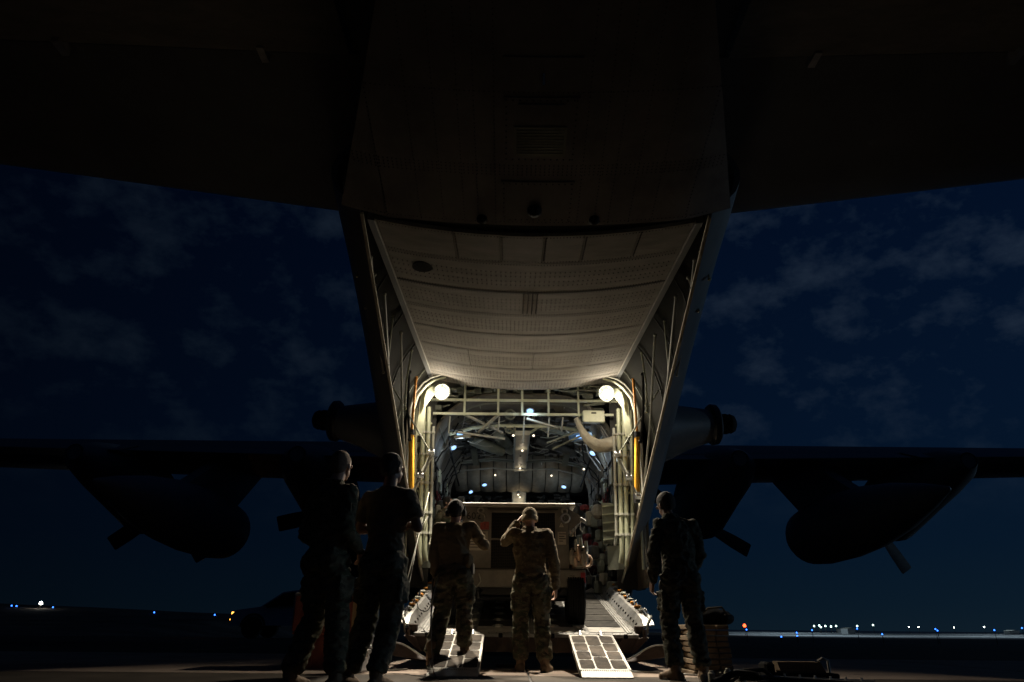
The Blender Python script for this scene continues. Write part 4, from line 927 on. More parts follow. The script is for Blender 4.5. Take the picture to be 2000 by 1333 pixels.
def person(label,base,head_deg,J,outfit,scale=1,cat='person',group=None):
    """joints J in metres, facing +Y, feet at z=0"""
    root=empty('person',base,label,cat,group,rz=radians(head_deg)); V=Vector; k=scale
    g=lambda n:V(J[n])*k
    pel,che,nek,hd=g('pelvis'),g('chest'),g('neck'),g('head'); tilt=J.get('tilt',(0,0,0))
    B=MB()  # ---- body: one continuous surface
    rings(B,[(pel-V((0,0,.06))*k,.13*k,.09*k),(pel,.15*k,.10*k),(pel.lerp(che,.4),.125*k,.09*k),(che,.155*k,.105*k),(che.lerp(nek,.55),.17*k,.095*k),(nek-V((0,0,.03))*k,.08*k,.07*k)])
    cap(B,nek-V((0,0,.03))*k,hd-V((0,.01,.05))*k,.058*k,.054*k)
    R_=Matrix.Rotation(tilt[2],3,'Z')@Matrix.Rotation(tilt[1],3,'Y')@Matrix.Rotation(tilt[0],3,'X')
    H_=MB(); H_.ball((0,-.012,.018),(.076,.095,.098),18,12); H_.ball((0,.024,-.042),(.058,.066,.070),14,10); H_.ball((0,.066,-.085),(.026,.022,.024),10,8)
    cap(H_,(0,.090,.0),(0,.102,-.03),.008,.011,8); H_.ball((0,.088,.022),(.055,.016,.013),12,6)
    H_.ball((0,.086,-.058),(.022,.009,.009),10,6)
    for s_ in (1,-1): H_.ball((s_*.078,-.004,-.012),(.010,.019,.031),10,8); H_.ball((s_*.084,-.012,-.006),(.007,.010,.02),8,6); H_.ball((s_*.032,.090,.004),(.013,.009,.009),8,6)
    B.add([hd+R_@(V(v)*k) for v in H_.v],H_.f)
    arms={}
    for s_,n in ((-1,'l'),(1,'r')):
        sh,el,wr=g('sh_'+n),g('el_'+n),g('wr_'+n); cap(B,sh,el,.050*k,.040*k); cap(B,el,wr,.040*k,.026*k)
        hd_=J['hand_'+n]; hand(B,wr,hd_[0],hd_[1],hd_[2],hd_[3],k*1.02)
        hp,kn,an=g('hip_'+n),g('kn_'+n),g('an_'+n); cap(B,hp,kn,.080*k,.052*k); cap(B,kn,an,.052*k,.036*k)
        to=g('toe_'+n); cap(B,an-V((0,0,.03))*k,to+V((0,0,.03))*k,.036*k,.03*k)
    remesh(B,'body',outfit['skin'],root,.0085,2)
    # ---- top garment
    T_=MB(); bk=outfit.get('bulk',1)
    rings(T_,[(pel-V((0,0,.02 if not outfit.get('jacket') else .13))*k,.170*k*bk,.122*k*bk),(pel+V((0,0,.05))*k,.163*k*bk,.115*k*bk),(pel.lerp(che,.45),.150*k*bk,.112*k*bk),(che,.182*k*bk,.128*k*bk),(che.lerp(nek,.45),.172*k*bk,.114*k*bk),(che.lerp(nek,.75),.115*k,.092*k),(nek+V((0,0,.0))*k,.072*k,.068*k)])
    cap(T_,che.lerp(nek,.5)+V((-.06,-.03,0))*k,che.lerp(nek,.5)+V((.06,-.03,0))*k,.095*k,.095*k)
    if outfit.get('collar'): rings(T_,[(nek-V((0,0,.03))*k,.085*k,.08*k),(nek+V((0,.0,.035))*k,.075*k,.072*k)])
    for s_,n in ((-1,'l'),(1,'r')):
        sh,el,wr=g('sh_'+n),g('el_'+n),g('wr_'+n)
        cap(T_,nek+V((s_*.03,-.01,-.05))*k,sh+V((-s_*.02,0,.0))*k,.060*k,.066*k); cap(T_,sh-V((s_*.06,0,.05))*k,sh,.078*k,.068*k)
        if outfit.get('sleeve','long')=='long':
            cap(T_,sh,el,.066*k*bk,.057*k*bk); cap(T_,el,el.lerp(wr,.55),.058*k*bk,.050*k*bk); cap(T_,el.lerp(wr,.55),wr-(wr-el).normalized()*.02,.052*k*bk,.040*k*bk)
        else:
            e2=sh.lerp(el,outfit.get('sl',.72)); T_.tube([sh,sh.lerp(el,.3),e2],[.068*k,.071*k,.071*k],14); T_.ball(sh,.068*k,14,8)
    remesh(T_,outfit.get('top_name','shirt'),outfit['top'],root,.010,3,.014*outfit.get('fold',1),8,seed=outfit.get('seed',1))
    # ---- trousers
    P=MB(); rings(P,[(pel-V((0,0,.10))*k,.168*k,.125*k),(pel-V((0,0,.03))*k,.168*k,.122*k),(pel+V((0,0,.08))*k,.150*k,.108*k)])
    for s_,n in ((-1,'l'),(1,'r')):
        hp,kn,an=g('hip_'+n),g('kn_'+n),g('an_'+n)
        P.ball(hp+V((0,-.03,-.03))*k,(.105*k,.115*k,.12*k),14,10)
        P.tube([hp+V((0,0,.02))*k,hp.lerp(kn,.35),hp.lerp(kn,.7),kn,kn.lerp(an,.3),kn.lerp(an,.65),kn.lerp(an,.86),kn.lerp(an,.94)],[.105*k,.104*k,.093*k,.084*k,.088*k,.082*k,.080*k,.062*k],16)
        P.ball(kn,.084*k,14,8); P.ball(kn.lerp(an,.84),(.084*k,.088*k,.05*k),14,8)
        P.bbox(hp.lerp(kn,.52)+V((s_*.092,0,0))*k,(.035*k,.15*k,.18*k),b=.01)
    remesh(P,'trousers',outfit['bottom'],root,.010,3,.016*outfit.get('fold',1),9,seed=outfit.get('seed',1)+5)
    if outfit.get('belt'):
        m=MB(); R2=[]
        for dz_,e in ((-.022,0),(-.022,.008),(.022,.008),(.022,0)): R2.append([pel+V(((.168+e)*k*bk*cos(2*pi*i/24),(.123+e)*k*bk*sin(2*pi*i/24),.035*k+dz_)) for i in range(24)])
        m.loft(R2); o=m.mesh('belt','belt',40); link('belt',o,root,local=True)
    # ---- boots
    for s_,n in ((-1,'l'),(1,'r')):
        an,to=g('an_'+n),g('toe_'+n); d=(to-an); d.z=0; d.normalize(); m=MB(); heel=V((an.x,an.y,to.z))-d*.045*k
        cap(m,an+V((0,0,.11))*k,an,.054*k,.050*k); m.ball(heel+V((0,0,.042))*k,(.042*k,.046*k,.044*k),12,8); cap(m,an-V((0,0,.03))*k+d*.02,to+V((0,0,.042))*k-d*.03*k,.048*k,.042*k); m.ball(to+V((0,0,.036))*k,(.046*k,.05*k,.038*k),12,8)
        cap(m,heel+V((0,0,.02))*k,to+V((0,0,.02))*k,.038*k,.042*k)
        bo=remesh(m,'boot',outfit['boot'],root,.009,2,.003,16)
        m=MB(); side=V((-d.y,d.x,0)); pr=[(-.085,.03),(-.085,-.03),(-.03,-.038),(.02,-.034),(.09,-.046),(.15,-.04),(.18,-.018),(.18,.018),(.15,.04),(.09,.046),(.02,.034),(-.03,.038)]
        L=(to-heel).length; m.prism([heel+d*(a_+.045)*k+side*b_*k+V((0,0,.0)) for a_,b_ in pr],(0,0,.026*k)); link('sole',m.mesh('sole','belt'),bo,local=True)
        m=MB()
        for q in range(5): z=.04+.03*q; c_=an+d*(.052*k)+V((0,0,z-.02)); m.tube([c_+side*.025,c_+d*.008,c_-side*.025],.004,5)
        link('laces',m.mesh('laces','belt'),bo,local=True)
    # ---- headwear and hair
    hw=outfit.get('head')
    def onhead(m,nm,mt,vox=.008,fold=0): 
        m2=MB(); m2.add([hd+R_@(V(v)*k) for v in m.v],m.f); return remesh(m2,nm,mt,root,vox,2,fold,14)
    if hw=='beanie':
        m=MB(); m.ball((0,-.014,.045),(.086,.104,.088),20,12); R3=[]
        m.loft([[V(((.088+e)*cos(2*pi*i/24),-.014+(.105+e)*sin(2*pi*i/24),z+.012*sin(2*pi*i/24+0))) for i in range(24)] for z,e in ((-.03,0.0),(-.025,.006),(.02,.006),(.028,0))]); onhead(m,'knit_cap',outfit['hat'],.007,.003)
    elif hw in ('crop','hair','dark'):
        q=.004 if hw=='crop' else .012
        m=MB(); m.ball((0,-.026,.028),(.078+q,.090+q,.094+q),20,12); m.ball((0,-.05,-.03),(.062+q,.05+q,.05),14,8)
        onhead(m,'hair','hair2' if hw=='crop' else 'hair',.008,.0015 if hw=='crop' else .004)
    if outfit.get('headset'):
        root_h=None
        m=MB(); R4=[hd+R_@(V((.098*sin(a),-.006,.02+.102*cos(a)))*k) for a in [-1.75+3.5*i/20 for i in range(21)]]; m.tube(R4,.012,8); hs=link('headset',m.mesh('headset','black',40),root,local=True)
        for s_ in (1,-1):
            m=MB(); c_=hd+R_@(V((s_*.088,-.004,-.012))*k); ax=R_@V((s_,0,0)); m.lathe(c_,ax,[(0,-.02),(.038,-.015),(.042,.0),(.038,.022),(.02,.03),(0,.03)],18); link('ear_cup',m.mesh('ear_cup','black',40),hs,local=True)
        m=MB(); m.tube([hd+R_@(V((.1,0,-.02))*k),hd+R_@(V((.08,.08,-.06))*k),hd+R_@(V((.03,.12,-.065))*k)],.004,6); m.ball(hd+R_@(V((.03,.12,-.065))*k),.012); link('microphone_boom',m.mesh('microphone_boom','black',40),hs,local=True)
    for it in outfit.get('extra',[]): it(root,g,k)
    return root
def base_pose(**kw):
    J=dict(pelvis=(0,0,.96),chest=(0,.0,1.27),neck=(0,-.01,1.50),head=(0,.02,1.645),sh_l=(-.18,-.01,1.415),sh_r=(.18,-.01,1.415),el_l=(-.235,-.04,1.13),el_r=(.235,-.04,1.13),
        wr_l=(-.235,.03,.88),wr_r=(.235,.03,.88),hip_l=(-.095,0,.92),hip_r=(.095,0,.92),kn_l=(-.115,.02,.50),kn_r=(.115,.02,.50),an_l=(-.125,-.03,.10),an_r=(.125,-.03,.10),toe_l=(-.15,.14,0),toe_r=(.15,.14,0),
        hand_l=((0,.2,-1),(1,0,0),(0,1,0),.5),hand_r=((0,.2,-1),(-1,0,0),(0,1,0),.5))
    J.update(kw); return J
def pocket(zs):
    def f(root,g,k):
        pass
    return f
def pouch(root,g,k):
    m=MB(); p=g('pelvis'); m.bbox(p+Vector((.185,-.02,.02))*k,(.05,.10,.12),b=.012); o=link('belt_pouch',m.mesh('belt_pouch','belt'),root,local=True)
def rolled(root,g,k):
    # shirt hem bunched over the belt on the right hip
    m=MB(); p=g('pelvis'); m.ball(p+Vector((.15,-.03,.10)),(.06,.08,.09)); m.ball(p+Vector((.17,0,.03)),(.045,.07,.06)); remesh(m,'shirt_hem','tshirt',root,.01,2,.008,12)
def badge(root,g,k):
    m=MB(); p=g('el_r').lerp(g('sh_r'),.55)+Vector((.062,0,0)); m.box(p,(.006,.06,.07)); link('sleeve_patch',m.mesh('sleeve_patch','tshirt'),root,local=True)
# man far left, close-cropped, facing the ramp with his back to us
person('cropped-haired man in camouflage uniform farthest from the ramp, standing beside the red crate',(-1.45,5.68,0),-34,
    base_pose(head=(0,.045,1.655),tilt=(-.05,0,.22),el_l=(-.25,-.03,1.12),wr_l=(-.10,.17,.96),hand_l=((1,.35,-.2),(0,-1,0),(0,.2,1),.6),el_r=(.245,-.07,1.13),wr_r=(.20,.15,.98),hand_r=((-.5,.6,-.6),(-1,0,0),(0,.3,1),.6),
      kn_l=(-.13,.05,.50),an_l=(-.16,-.10,.10),toe_l=(-.18,.07,0),kn_r=(.12,.05,.5),an_r=(.16,.05,.10),toe_r=(.2,.22,0)),
    dict(skin='skinA',top='camo',bottom='camo',boot='boot',head='crop',jacket=True,collar=True,bulk=1.06,top_name='jacket',seed=2,fold=1.15,belt=False,extra=[badge]),1.02)
person('dark-haired man in short-sleeved shirt with folded arms, left of the headset man',(-1.02,5.80,0),-20,
    base_pose(head=(.0,.03,1.66),tilt=(-.05,0,-.35),el_l=(-.27,.02,1.17),wr_l=(-.05,.19,1.19),hand_l=((1,.1,.15),(0,-1,0),(0,.1,1),.4),el_r=(.27,.03,1.17),wr_r=(.06,.21,1.23),hand_r=((-1,.1,.1),(0,-1,0),(0,.1,1),.4),
      kn_l=(-.14,.05,.5),an_l=(-.19,-.08,.10),toe_l=(-.23,.09,0),kn_r=(.08,.03,.5),an_r=(.05,-.08,.10),toe_r=(.06,.1,0)),
    dict(skin='skinB',top='olive_shirt',bottom='camo_dark',boot='boot',head='hair',sleeve='short',bulk=1.0,seed=9,fold=.8,jacket=True,belt=False),1.02)
person('man with black headset and tan shirt standing on the left loading ramp',(-.60,7.85,.03),-8,
    base_pose(pelvis=(.0,-.0,.95),chest=(-.03,.02,1.24),neck=(-.03,.05,1.45),head=(-.035,.10,1.58),tilt=(-.25,0,.05),sh_l=(-.20,.02,1.39),sh_r=(.165,.03,1.40),el_l=(-.235,.0,1.11),wr_l=(-.22,.05,.86),el_r=(.30,.06,1.22),wr_r=(.13,.26,1.36),
      hand_r=((-.8,.4,.3),(0,-.3,-1),(0,1,.2),.7),hip_l=(-.095,0,.91),kn_l=(-.14,.05,.50),an_l=(-.17,-.18,.13),toe_l=(-.19,-.01,.03),kn_r=(.10,.08,.55),an_r=(.11,.10,.21),toe_r=(.12,.27,.11)),
    dict(skin='skinA',top='tshirt',bottom='camo',boot='boot',head='hair',headset=True,sleeve='long',bulk=1.0,seed=4,fold=1.0,belt=True,extra=[pouch,rolled]),1.03)
person('man in tan camouflage and coyote knit cap, left hand raised to his head',(.24,8.18,0),0,
    base_pose(chest=(-.01,.02,1.25),neck=(-.01,.04,1.46),head=(-.01,.085,1.585),tilt=(-.22,0,.0),sh_l=(-.19,.02,1.41),sh_r=(.185,.01,1.40),el_l=(-.29,.14,1.34),wr_l=(-.15,.12,1.55),hand_l=((.6,.05,.8),(.6,.1,-.3),(0,.9,-.1),.6),
      el_r=(.255,-.02,1.10),wr_r=(.275,.06,.84),hand_r=((0,.2,-1),(-1,0,0),(0,1,0),.8),kn_l=(-.11,.02,.5),an_l=(-.11,-.02,.10),toe_l=(-.13,.15,0),kn_r=(.12,.02,.5),an_r=(.14,-.10,.10),toe_r=(.19,.06,0)),
    dict(skin='skinA',top='camo_tan',bottom='camo',boot='boot',head='beanie',hat='beanie',collar=True,bulk=1.06,top_name='jacket',seed=6,fold=1.0,belt=False),1.03)
person('man in dark camouflage uniform standing right of the ramp with his head bowed towards it',(1.68,7.12,0),12,
    base_pose(pelvis=(.01,0,.96),chest=(-.0,.01,1.27),neck=(-.03,.04,1.50),head=(-.05,.10,1.635),tilt=(-.38,0,.35),el_l=(-.27,-.02,1.13),wr_l=(-.25,.10,.88),hand_l=((0,.4,-1),(1,0,0),(0,1,0),.8),el_r=(.25,.02,1.15),wr_r=(.20,.16,.95),hand_r=((-.3,.5,-.7),(-1,0,0),(0,1,0),.6),
      kn_l=(-.13,.03,.5),an_l=(-.14,-.06,.10),toe_l=(-.20,.10,0),kn_r=(.12,.02,.5),an_r=(.15,-.03,.10),toe_r=(.21,.12,0)),
    dict(skin='skinB',top='camo_dark',bottom='camo_dark',boot='boot',head='dark',jacket=True,collar=True,bulk=1.08,top_name='jacket',seed=12,fold=1.15,belt=False),1.0)
person('crew member inside the hold half hidden behind the left door frame tubes, in camouflage jacket',(-1.06,11.5,.94),-120,
    base_pose(head=(0,.05,1.63),el_l=(-.26,.10,1.18),wr_l=(-.12,.32,1.10),hand_l=((.3,1,-.1),(0,0,-1),(1,0,0),.9),el_r=(.28,.0,1.16),wr_r=(.18,.25,1.05),hand_r=((-.3,1,0),(0,0,-1),(-1,0,0),.9)),
    dict(skin='skinA',top='camo',bottom='camo_dark',boot='boot',head='dark',jacket=True,collar=True,top_name='jacket',seed=15),.86)

t=empty('tan_pouch',(-1.13,10.2,1.5),'small tan glove pouch strapped to the left door frame tubes at waist height','pouch')
m=MB(); m.ball((-1.12,10.45,1.62),(.07,.05,.06)); m.ball((-1.07,10.43,1.58),(.05,.04,.05)); m.ball((-1.15,10.43,1.56),(.05,.04,.07)); o=remesh(m,'pouch_body','canvas',t,.008,1,.012,18); o.matrix_parent_inverse=PW(t).inverted()
m=MB(); m.bbox((-1.12,10.48,1.52),(.15,.02,.03),b=.004); m.build('strap','belt',t)
# ------------------------------------------------------------------ things on the apron
def crate(cx,cy,z,w,d,h,label,mt='crate_red'):
    t=empty('crate',(cx,cy,z),label,'crate','red crates stacked behind the two left men')
    m=MB(); m.bbox((cx,cy,z+h/2),(w,d,h),b=.012); m.build('box_shell',mt,t)
    m=MB(); m.bbox((cx,cy,z+h-.012),(w+.02,d+.02,.035),b=.008); m.build('lid','trailer_pale' if z>.1 else 'crate_red',t)
    for x in (-w/2+.05,w/2-.05,w*.12,-w*.18):
        m=MB(); m.box((cx+x,cy-d/2-.006,z+h/2),(.05,.014,h-.06)); m.build('batten','crate_tan' if x>0 else 'crate_red',t)
    m=MB(); m.box((cx+w/2+.006,cy-.1,z+h/2),(.014,.06,h-.06)); m.build('batten','crate_tan',t)
crate(-2.08,8.6,.0,.66,.6,.385,'dark red crate standing on the apron, lower of the two behind the left men')
crate(-2.06,8.6,.388,.74,.64,.40,'salmon red crate with pale lid, upper of the two behind the left men')
t=empty('equipment_case',(-1.60,7.6,0),'small ribbed silver case on the apron between the two left men','case')
m=MB(); R0=Matrix.Rotation(radians(60),3,'Z'); m.bbox((-1.60,7.6,.13),(.42,.2,.22),R=R0,b=.015); m.build('case_body','case',t)
m=MB(); m.bbox((-1.60,7.6,.255),(.43,.21,.03),R=R0,b=.008); m.build('lid','case',t)
for k in (-.12,.0,.12):
    m=MB(); c_=R0@Vector((k,-.108,0)); m.bbox((-1.60+c_.x,7.6+c_.y,.19),(.03,.012,.07),R=R0,b=.003); m.build('latch','chrome',t)
m=MB(); c_=R0@Vector((-.22,0,0)); 
for k in range(5): m.bbox((-1.60+c_.x,7.6+c_.y,.05+.04*k),(.012,.19,.012),R=R0,b=.003)
m.build('ribs','case',t)
# pile of dunnage boards behind the right-hand man
for k in range(9):
    z=.03+.055*k; w=.52-.01*(k%3); off=random.uniform(-.03,.03); t=empty('dunnage_board',(2.10+off,8.2,z),
      ('lowest','second','third','fourth','fifth','sixth','seventh','eighth','topmost')[k]+' wooden board of the dunnage stack behind the right-hand man','board','dunnage boards stacked on the apron')
    m=MB(); rr=Matrix.Rotation(random.uniform(-.06,.06),3,'Z')
    for q in (-.17,0,.17): m.bbox((2.10+off+q*.8,8.2,z),(.125,.9,.045),R=rr,b=.005)
    m.build('timber','wood',t)
t=empty('duffel_bag',(2.2,8.15,.51),'dark soft kit bag lying on top of the dunnage stack','bag'); m=MB(); m.ball((2.2,8.15,.58),(.27,.2,.085),18,10); m.ball((2.32,8.1,.56),(.15,.16,.07),14,8); o=remesh(m,'bag_body','black',t,.012,3,.012,9); o.matrix_parent_inverse=PW(t).inverted()
m=MB(); m.tube([(2.08,7.96,.60),(2.15,7.93,.66),(2.3,7.93,.67),(2.36,7.96,.60)],.012,6); m.build('strap','belt',t,smooth=40)
t=empty('wooden_chock',(2.86,7.35,0),'long yellowish wooden chock block with stencilled letters lying by the right edge','chock')
m=MB(); m.prism([(2.63,7.30,.06),(3.07,7.30,.06),(3.02,7.30,.165),(2.58+.02,7.30,.165)],(0,.14,0)); m.build('block','wood',t)
m=MB(); m.bbox((2.86,7.36,.035),(.62,.22,.066),b=.01); m.build('sled','black',t)
m=MB(); m.tube([(3.02,7.36,.17),(3.06,7.34,.20),(3.12,7.36,.18),(3.14,7.4,.03)],.014,6); m.build('rope','cord',t,smooth=40)
m=MB(); m.bbox((2.52,7.38,.09),(.10,.2,.14),b=.02); m.build('end_block','black',t)
text('LUFTTE A2',(2.80,7.298,.115),.045,'ink',t)
# slotted metal track with hoses by the right edge
t=empty('metal_track',(2.6,6.5,0),'low grey metal track with bolts lying across the bottom right corner','track')
m=MB(); m.bar((2.05,6.75,.055),(3.15,6.45,.03),.16,.035); m.build('track_plate','pad',t)
m=MB()
for k in range(9): x=2.08+.12*k; m.tube([(x,6.80-.0327*k*1.0,.07-.003*k),(x,6.80-.0327*k,.10-.003*k)],.010,6)
m.build('track_bolts','alu',t,kind='stuff')
m=MB(); m.bar((2.05,6.84,.06),(3.15,6.54,.035),.02,.04); m.build('track_rail','alu',t)
t=empty('air_hose',(2.0,6.6,0),'thick black hose heaped on the apron by the right-hand man\'s feet','hose')
m=MB(); m.tube([(1.75,6.5,.03),(1.86,6.62,.05),(2.0,6.66,.10),(2.14,6.6,.09),(2.2,6.5,.03),(2.1,6.38,.03),(2.3,6.3,.03)],.028,10); m.build('hose_run','black',t,smooth=50)
m=MB(); m.tube([(1.9,6.75,.02),(2.0,6.8,.03),(2.12,6.78,.11),(2.26,6.72,.12),(2.34,6.68,.05)],.018,8); m.build('hose_branch','belt',t,smooth=50)
for k,(x,y,h) in enumerate(((1.86,6.95,.10),(1.94,6.97,.085),(2.02,6.98,.12),(2.14,6.97,.09),(1.78,6.93,.07))):
    t=empty('bottle',(x,y,0),('tallest','squat','second tallest','thin','shortest')[k] and ('pale round canister standing first from the right-hand man\'s boot','pale round canister standing second from the right-hand man\'s boot','tallest pale round canister beside the black hose','last pale round canister beside the black hose','smallest pale round canister touching the right-hand man\'s shadow')[k],'canister','small canisters on the apron by the hose')
    m=MB(); m.lathe((x,y,0),(0,0,1),[(0,0),(.032,0),(.034,h*.75),(.02,h*.9),(.02,h),(0,h)],14); m.build('canister_body','canvas',t,smooth=40)
# cords on the left
def cord(name,pts,r,label,mt='cord'):
    P=[Vector(p) for p in pts]; out=[]
    for i in range(len(P)-1):
        a,b,c,d=P[max(i-1,0)],P[i],P[i+1],P[min(i+2,len(P)-1)]
        for q in range(6):
            t=q/6; out.append(.5*((2*b)+(c-a)*t+(2*a-5*b+4*c-d)*t*t+(3*b-a-3*c+d)*t**3))
    out.append(P[-1]); m=MB(); m.tube(out,r,6); o=m.build(name,mt,None,smooth=60); return tag(o,label,'cable')
cord('headset_cord',[(-.76,7.72,.95),(-.80,7.6,.7),(-.79,7.55,.35),(-.75,7.45,.12),(-.70,7.2,.03),(-.62,7.02,.012),(-.4,6.95,.012),(-.18,7.0,.012),(-.15,7.1,.012),(-.3,7.15,.012),(-.6,7.12,.012),(-.9,7.3,.012),(-1.0,7.5,.012),(-1.15,7.55,.012),(-1.3,7.7,.012),(-1.36,8.0,.10),(-1.42,8.4,.30),(-1.40,8.6,.52),(-1.3,8.65,.46)],.006,'thin headset cord trailing from the headset man over the apron to the ramp corner','cord')
cord('hanging_cable',[(-1.35,8.8,.55),(-1.28,8.9,.9),(-1.22,9.2,1.4),(-1.20,9.7,1.9),(-1.22,10.3,2.3)],.007,'pale cable hanging from the left door frame down to the ramp rail','pale')
cord('looped_cable',[(-1.30,8.8,.56),(-1.24,9.0,1.0),(-1.24,9.6,1.6),(-1.18,10.0,1.9),(-1.26,10.4,1.75)],.006,'second thinner cable looping beside the left door frame','cord')
cord('black_lead',[(-.83,7.9,1.0),(-.84,7.85,.6),(-.82,7.8,.3),(-.80,7.72,.15)],.005,'black lead dropping straight down along the headset man\'s left leg','black')
cord('dark_lead',[(-.87,7.95,1.15),(-.88,8.3,.75),(-.98,8.7,.62),(-1.15,9.3,.66),(-1.25,9.9,.75)],.006,'dark lead running from the headset man to the left ramp rail','black')
cord('ground_hose',[(1.33,8.2,.02),(1.6,8.0,.02),(1.85,7.75,.02),(2.0,7.6,.02)],.010,'thin grey hose lying on the apron right of the empty loading ramp','cord')
cord('ground_strap',[(-1.62,8.1,.015),(-1.3,8.0,.015),(-1.1,8.2,.02)],.010,'short grey strap lying on the apron below the left ramp corner','cord')

# ------------------------------------------------------------------ vehicle at the left
CX,CY=-7.6,27.0; gz=0; t=empty('parked_vehicle',(CX,CY,0),'pale estate vehicle parked beyond the red crates, amber front lamp lit','vehicle')
side=[(-2.25,.42),(-2.28,.75),(-2.1,.93),(-1.25,1.05),(-.55,1.55),(.2,1.66),(1.5,1.64),(2.1,1.15),(2.28,1.0),(2.3,.45)]
def carpt(x,z,y): k=.0 if z<1.05 else (z-1.05)*.28; return (CX+x,CY+y*(1-k/.9),z)
m=MB(); low=[p for p in side]; 
rs=[]
for y,s_ in ((-.9,.0),(-.86,.02),(.86,.02),(.9,0)): rs.append([carpt(x,z,y) for x,z in side])
m.loft(rs); m.build('body','car',t,smooth=20)
for xs_ in ([(-1.15,1.06),(-.52,1.50),(-.1,1.57),(-.1,1.08)],[(0,1.08),(0,1.58),(.85,1.59),(.85,1.08)],[(.95,1.08),(.95,1.59),(1.45,1.57),(1.85,1.12)]):
    m=MB(); m.prism([Vector(carpt(x,z,-.9))+Vector((0,-.006,0)) for x,z in xs_],(0,-.006,0)); m.build('side_window','glass',t)
for x in (-1.45,1.4):
    for y in (-.8,.8):
        m=MB(); m.lathe((CX+x,CY+y-.12*(1 if y<0 else -1),.36),(0,1,0),[(.22,-.12),(.34,-.11),(.36,-.07),(.36,.07),(.34,.11),(.22,.12)],24); wh=m.build('wheel','black',t,smooth=40)
        m=MB(); m.lathe((CX+x,CY+y-.12*(1 if y<0 else -1),.36),(0,1,0),[(0,-.08),(.2,-.09),(.22,.0),(.2,.09),(0,.08)],16); m.build('rim','car',wh,smooth=40)
        m=MB(); m.torus((CX+x,CY-.905 if y<0 else CY+.905,.38),.42,.03,(0,1,0),18,6,-pi/2,pi/2); m.build('wheel_arch','black',t)
m=MB(); m.box((CX-2.27,CY-.7,.82),(.05,.16,.10)); m.build('front_lamp','l_amber',t)
m=MB(); m.box((CX-2.29,CY-.78,.62),(.05,.08,.05)); m.build('indicator_lamp','l_amber',t)
m=MB(); m.box((CX+2.28,CY-.72,.85),(.06,.12,.14)); m.build('tail_lamp','l_red',t)
m=MB(); m.bbox((CX-.95,CY-1.0,1.08),(.12,.16,.12),b=.02); m.build('door_mirror','black',t)
for x in (-.05,.9): m=MB(); m.box((CX+x,CY-.9,.78),(.012,.01,.6)); m.build('door_gap','seam',t)

# ------------------------------------------------------------------ far lights
def marker(x,y,z,mt,size,name,label,cat,group,post=.03):
    g_=gh(x,y) if abs(x)<300 else -.9
    if x>55 and y>150: g_=-.888
    if z-g_<size*2: z=g_+size*2
    t=empty(name,(x,y,g_),label,cat,group)
    m=MB(); m.tube([(x,y,g_-.05),(x,y,z-size)],post,6); m.tube([(x,y,g_-.02),(x,y,g_+.03)],post*2.5,8); m.build('post','belt',t)
    m=MB(); m.lathe((x,y,z-size),(0,0,1),[(0,0),(size*.8,0),(size,size*.8),(size*.7,size*1.7),(0,size*2)],10); m.build('lens',mt,t,smooth=60)
for i,(x,y,z,lab) in enumerate(((-40.7,60,1.46,'blue taxiway light at the far left edge of the field'),(-40.3,60,1.62,'blue taxiway light just right of and above the outermost left one'),(-37.3,60,1.41,'blue taxiway light right of the bright white lamp on the left'),
    (-28.96,60,1.06,'blue taxiway light alone in the middle of the left field'),(-24.0,60,.99,'blue taxiway light left of the parked vehicle'))):
    marker(x,y,z,'l_blue',.055,'taxiway_light',lab,'taxiway light','blue taxiway lights')
def atpx(px,py,Y):
    u=px-1000; v=py-666.5; u,v=u*cos(RO)+v*sin(RO),-u*sin(RO)+v*cos(RO); r=(u,FP*cos(TH)+v*sin(TH),FP*sin(TH)-v*cos(TH)); k=Y/r[1]; return r[0]*k,Y,CAMH+r[2]*k
RB=[(1458,1230,70,'under the red obstruction lamp'),(1526,1244,55,'lowest of all on the right'),(1557,1242,58,'right of the lowest one'),(1556,1236,60,'just above its neighbour right of the lowest one'),(1586,1231,80,'below the first white lamps'),(1674,1228,80,'below the sixth white lamp'),(1723,1239,58,'low, midway along the pale far apron'),
    (1831,1232,75,'on the pale far apron, lower of a pair'),(1827,1229,80,'on the pale far apron, upper of a pair'),(1942,1231,75,'left of the right edge of the field'),(1996,1227,80,'at the right edge of the field')]
for px_,py_,Y,lab in RB:
    x,y,z=atpx(px_,py_,Y); marker(x,y,z,'l_blue',.055*Y/60,'taxiway_light','blue taxiway light '+lab,'taxiway light','blue taxiway lights')
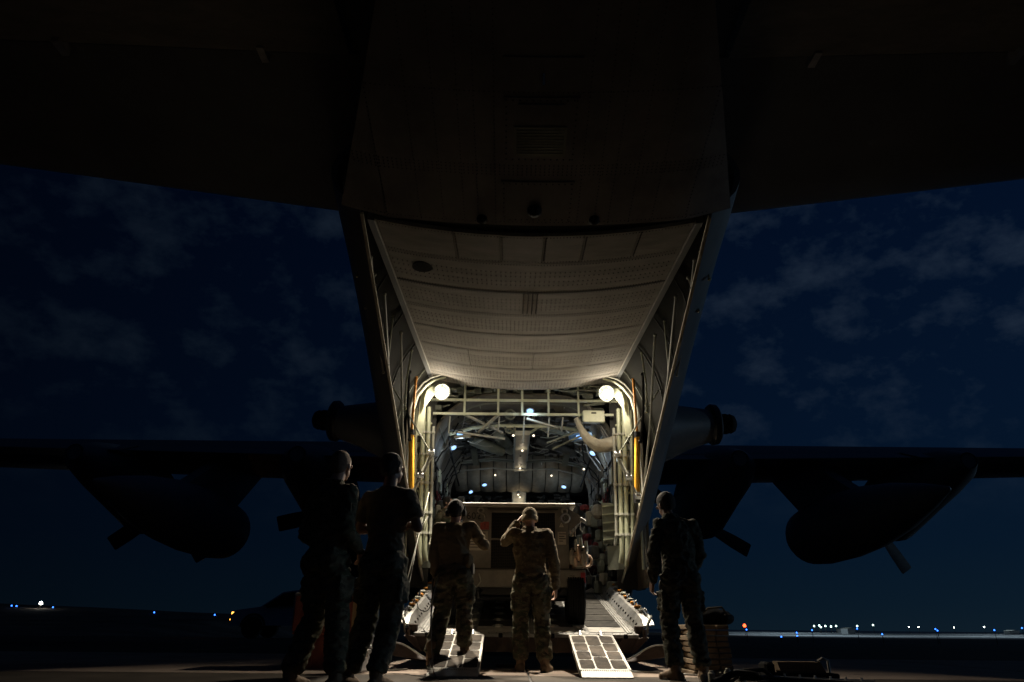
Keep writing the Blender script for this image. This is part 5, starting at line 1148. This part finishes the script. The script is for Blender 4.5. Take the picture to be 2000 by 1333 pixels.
WB=[(1590,1222,'first'),(1600,1221,'second'),(1603,1224,'third'),(1612,1222,'fourth'),(1623,1223,'fifth'),(1633,1222,'sixth'),(1674,1222,'seventh, set apart from the cluster'),(1705,1220,'eighth, rightmost of the tall ones')]
for px_,py_,lab in WB:
    x,y,z=atpx(px_,py_+1,420); marker(x,y,z,'l_cyan',.42,'flood_mast','white floodlight mast on the right horizon, '+lab+' from the left','floodlight mast','white floodlight masts on the horizon',.12)
for px_,py_,sz,lab in ((1775,1225,.25,'first'),(1794,1225,.22,'second'),(1863,1226,.2,'third'),(1922,1225,.3,'fourth')):
    x,y,z=atpx(px_,py_,420); marker(x,y,z,'l_white',sz,'distant_lamp','faint white lamp on the right horizon beyond the masts, '+lab+' from the left','lamp','faint lamps on the right horizon',.08)
x,y,z=atpx(1454,1222,200); marker(x,y,z,'l_red',.42,'obstruction_lamp','orange red obstruction lamp on the right horizon beside the dunnage stack','obstruction lamp',None,.08)
x,y,z=atpx(80,1178,60); marker(x,y,z,'l_white',.12,'work_lamp','bright white lamp on the ridge at the far left','lamp',None,.04)
# lamps that light the far apron
for x_,y_ in ((85,205),(150,225),(110,300),(215,320),(160,420),(300,450)):
    ld=bpy.data.lights.new('mast_light','SPOT'); ld.energy=26000; ld.color=(.72,.9,1); ld.shadow_soft_size=.5; ld.spot_size=radians(150); ld.spot_blend=.8
    lo=bpy.data.objects.new('mast_light',ld); col.objects.link(lo); lo.location=(x_,y_,26)
for px_,w,lab in ((1647,18,'low pale shed left of the eighth horizon mast'),(1973,16,'low white building near the right edge of the horizon'),(1655,9,'narrow pale container in front of the far shed')):
    x,y,z=atpx(px_,1224,440 if w!=9 else 300); t=empty('distant_building',(x,y,-.9),lab,'building','low buildings on the right horizon')
    m=MB(); m.box((x,y,.15),(w*.34,6,2.1)); m.build('wall','far_apron',t); m=MB(); m.prism([(x-w*.18,y-3.2,1.2),(x+w*.18,y-3.2,1.2),(x,y-3.2,1.5)],(0,6.4,0)); m.build('roof','pale',t)
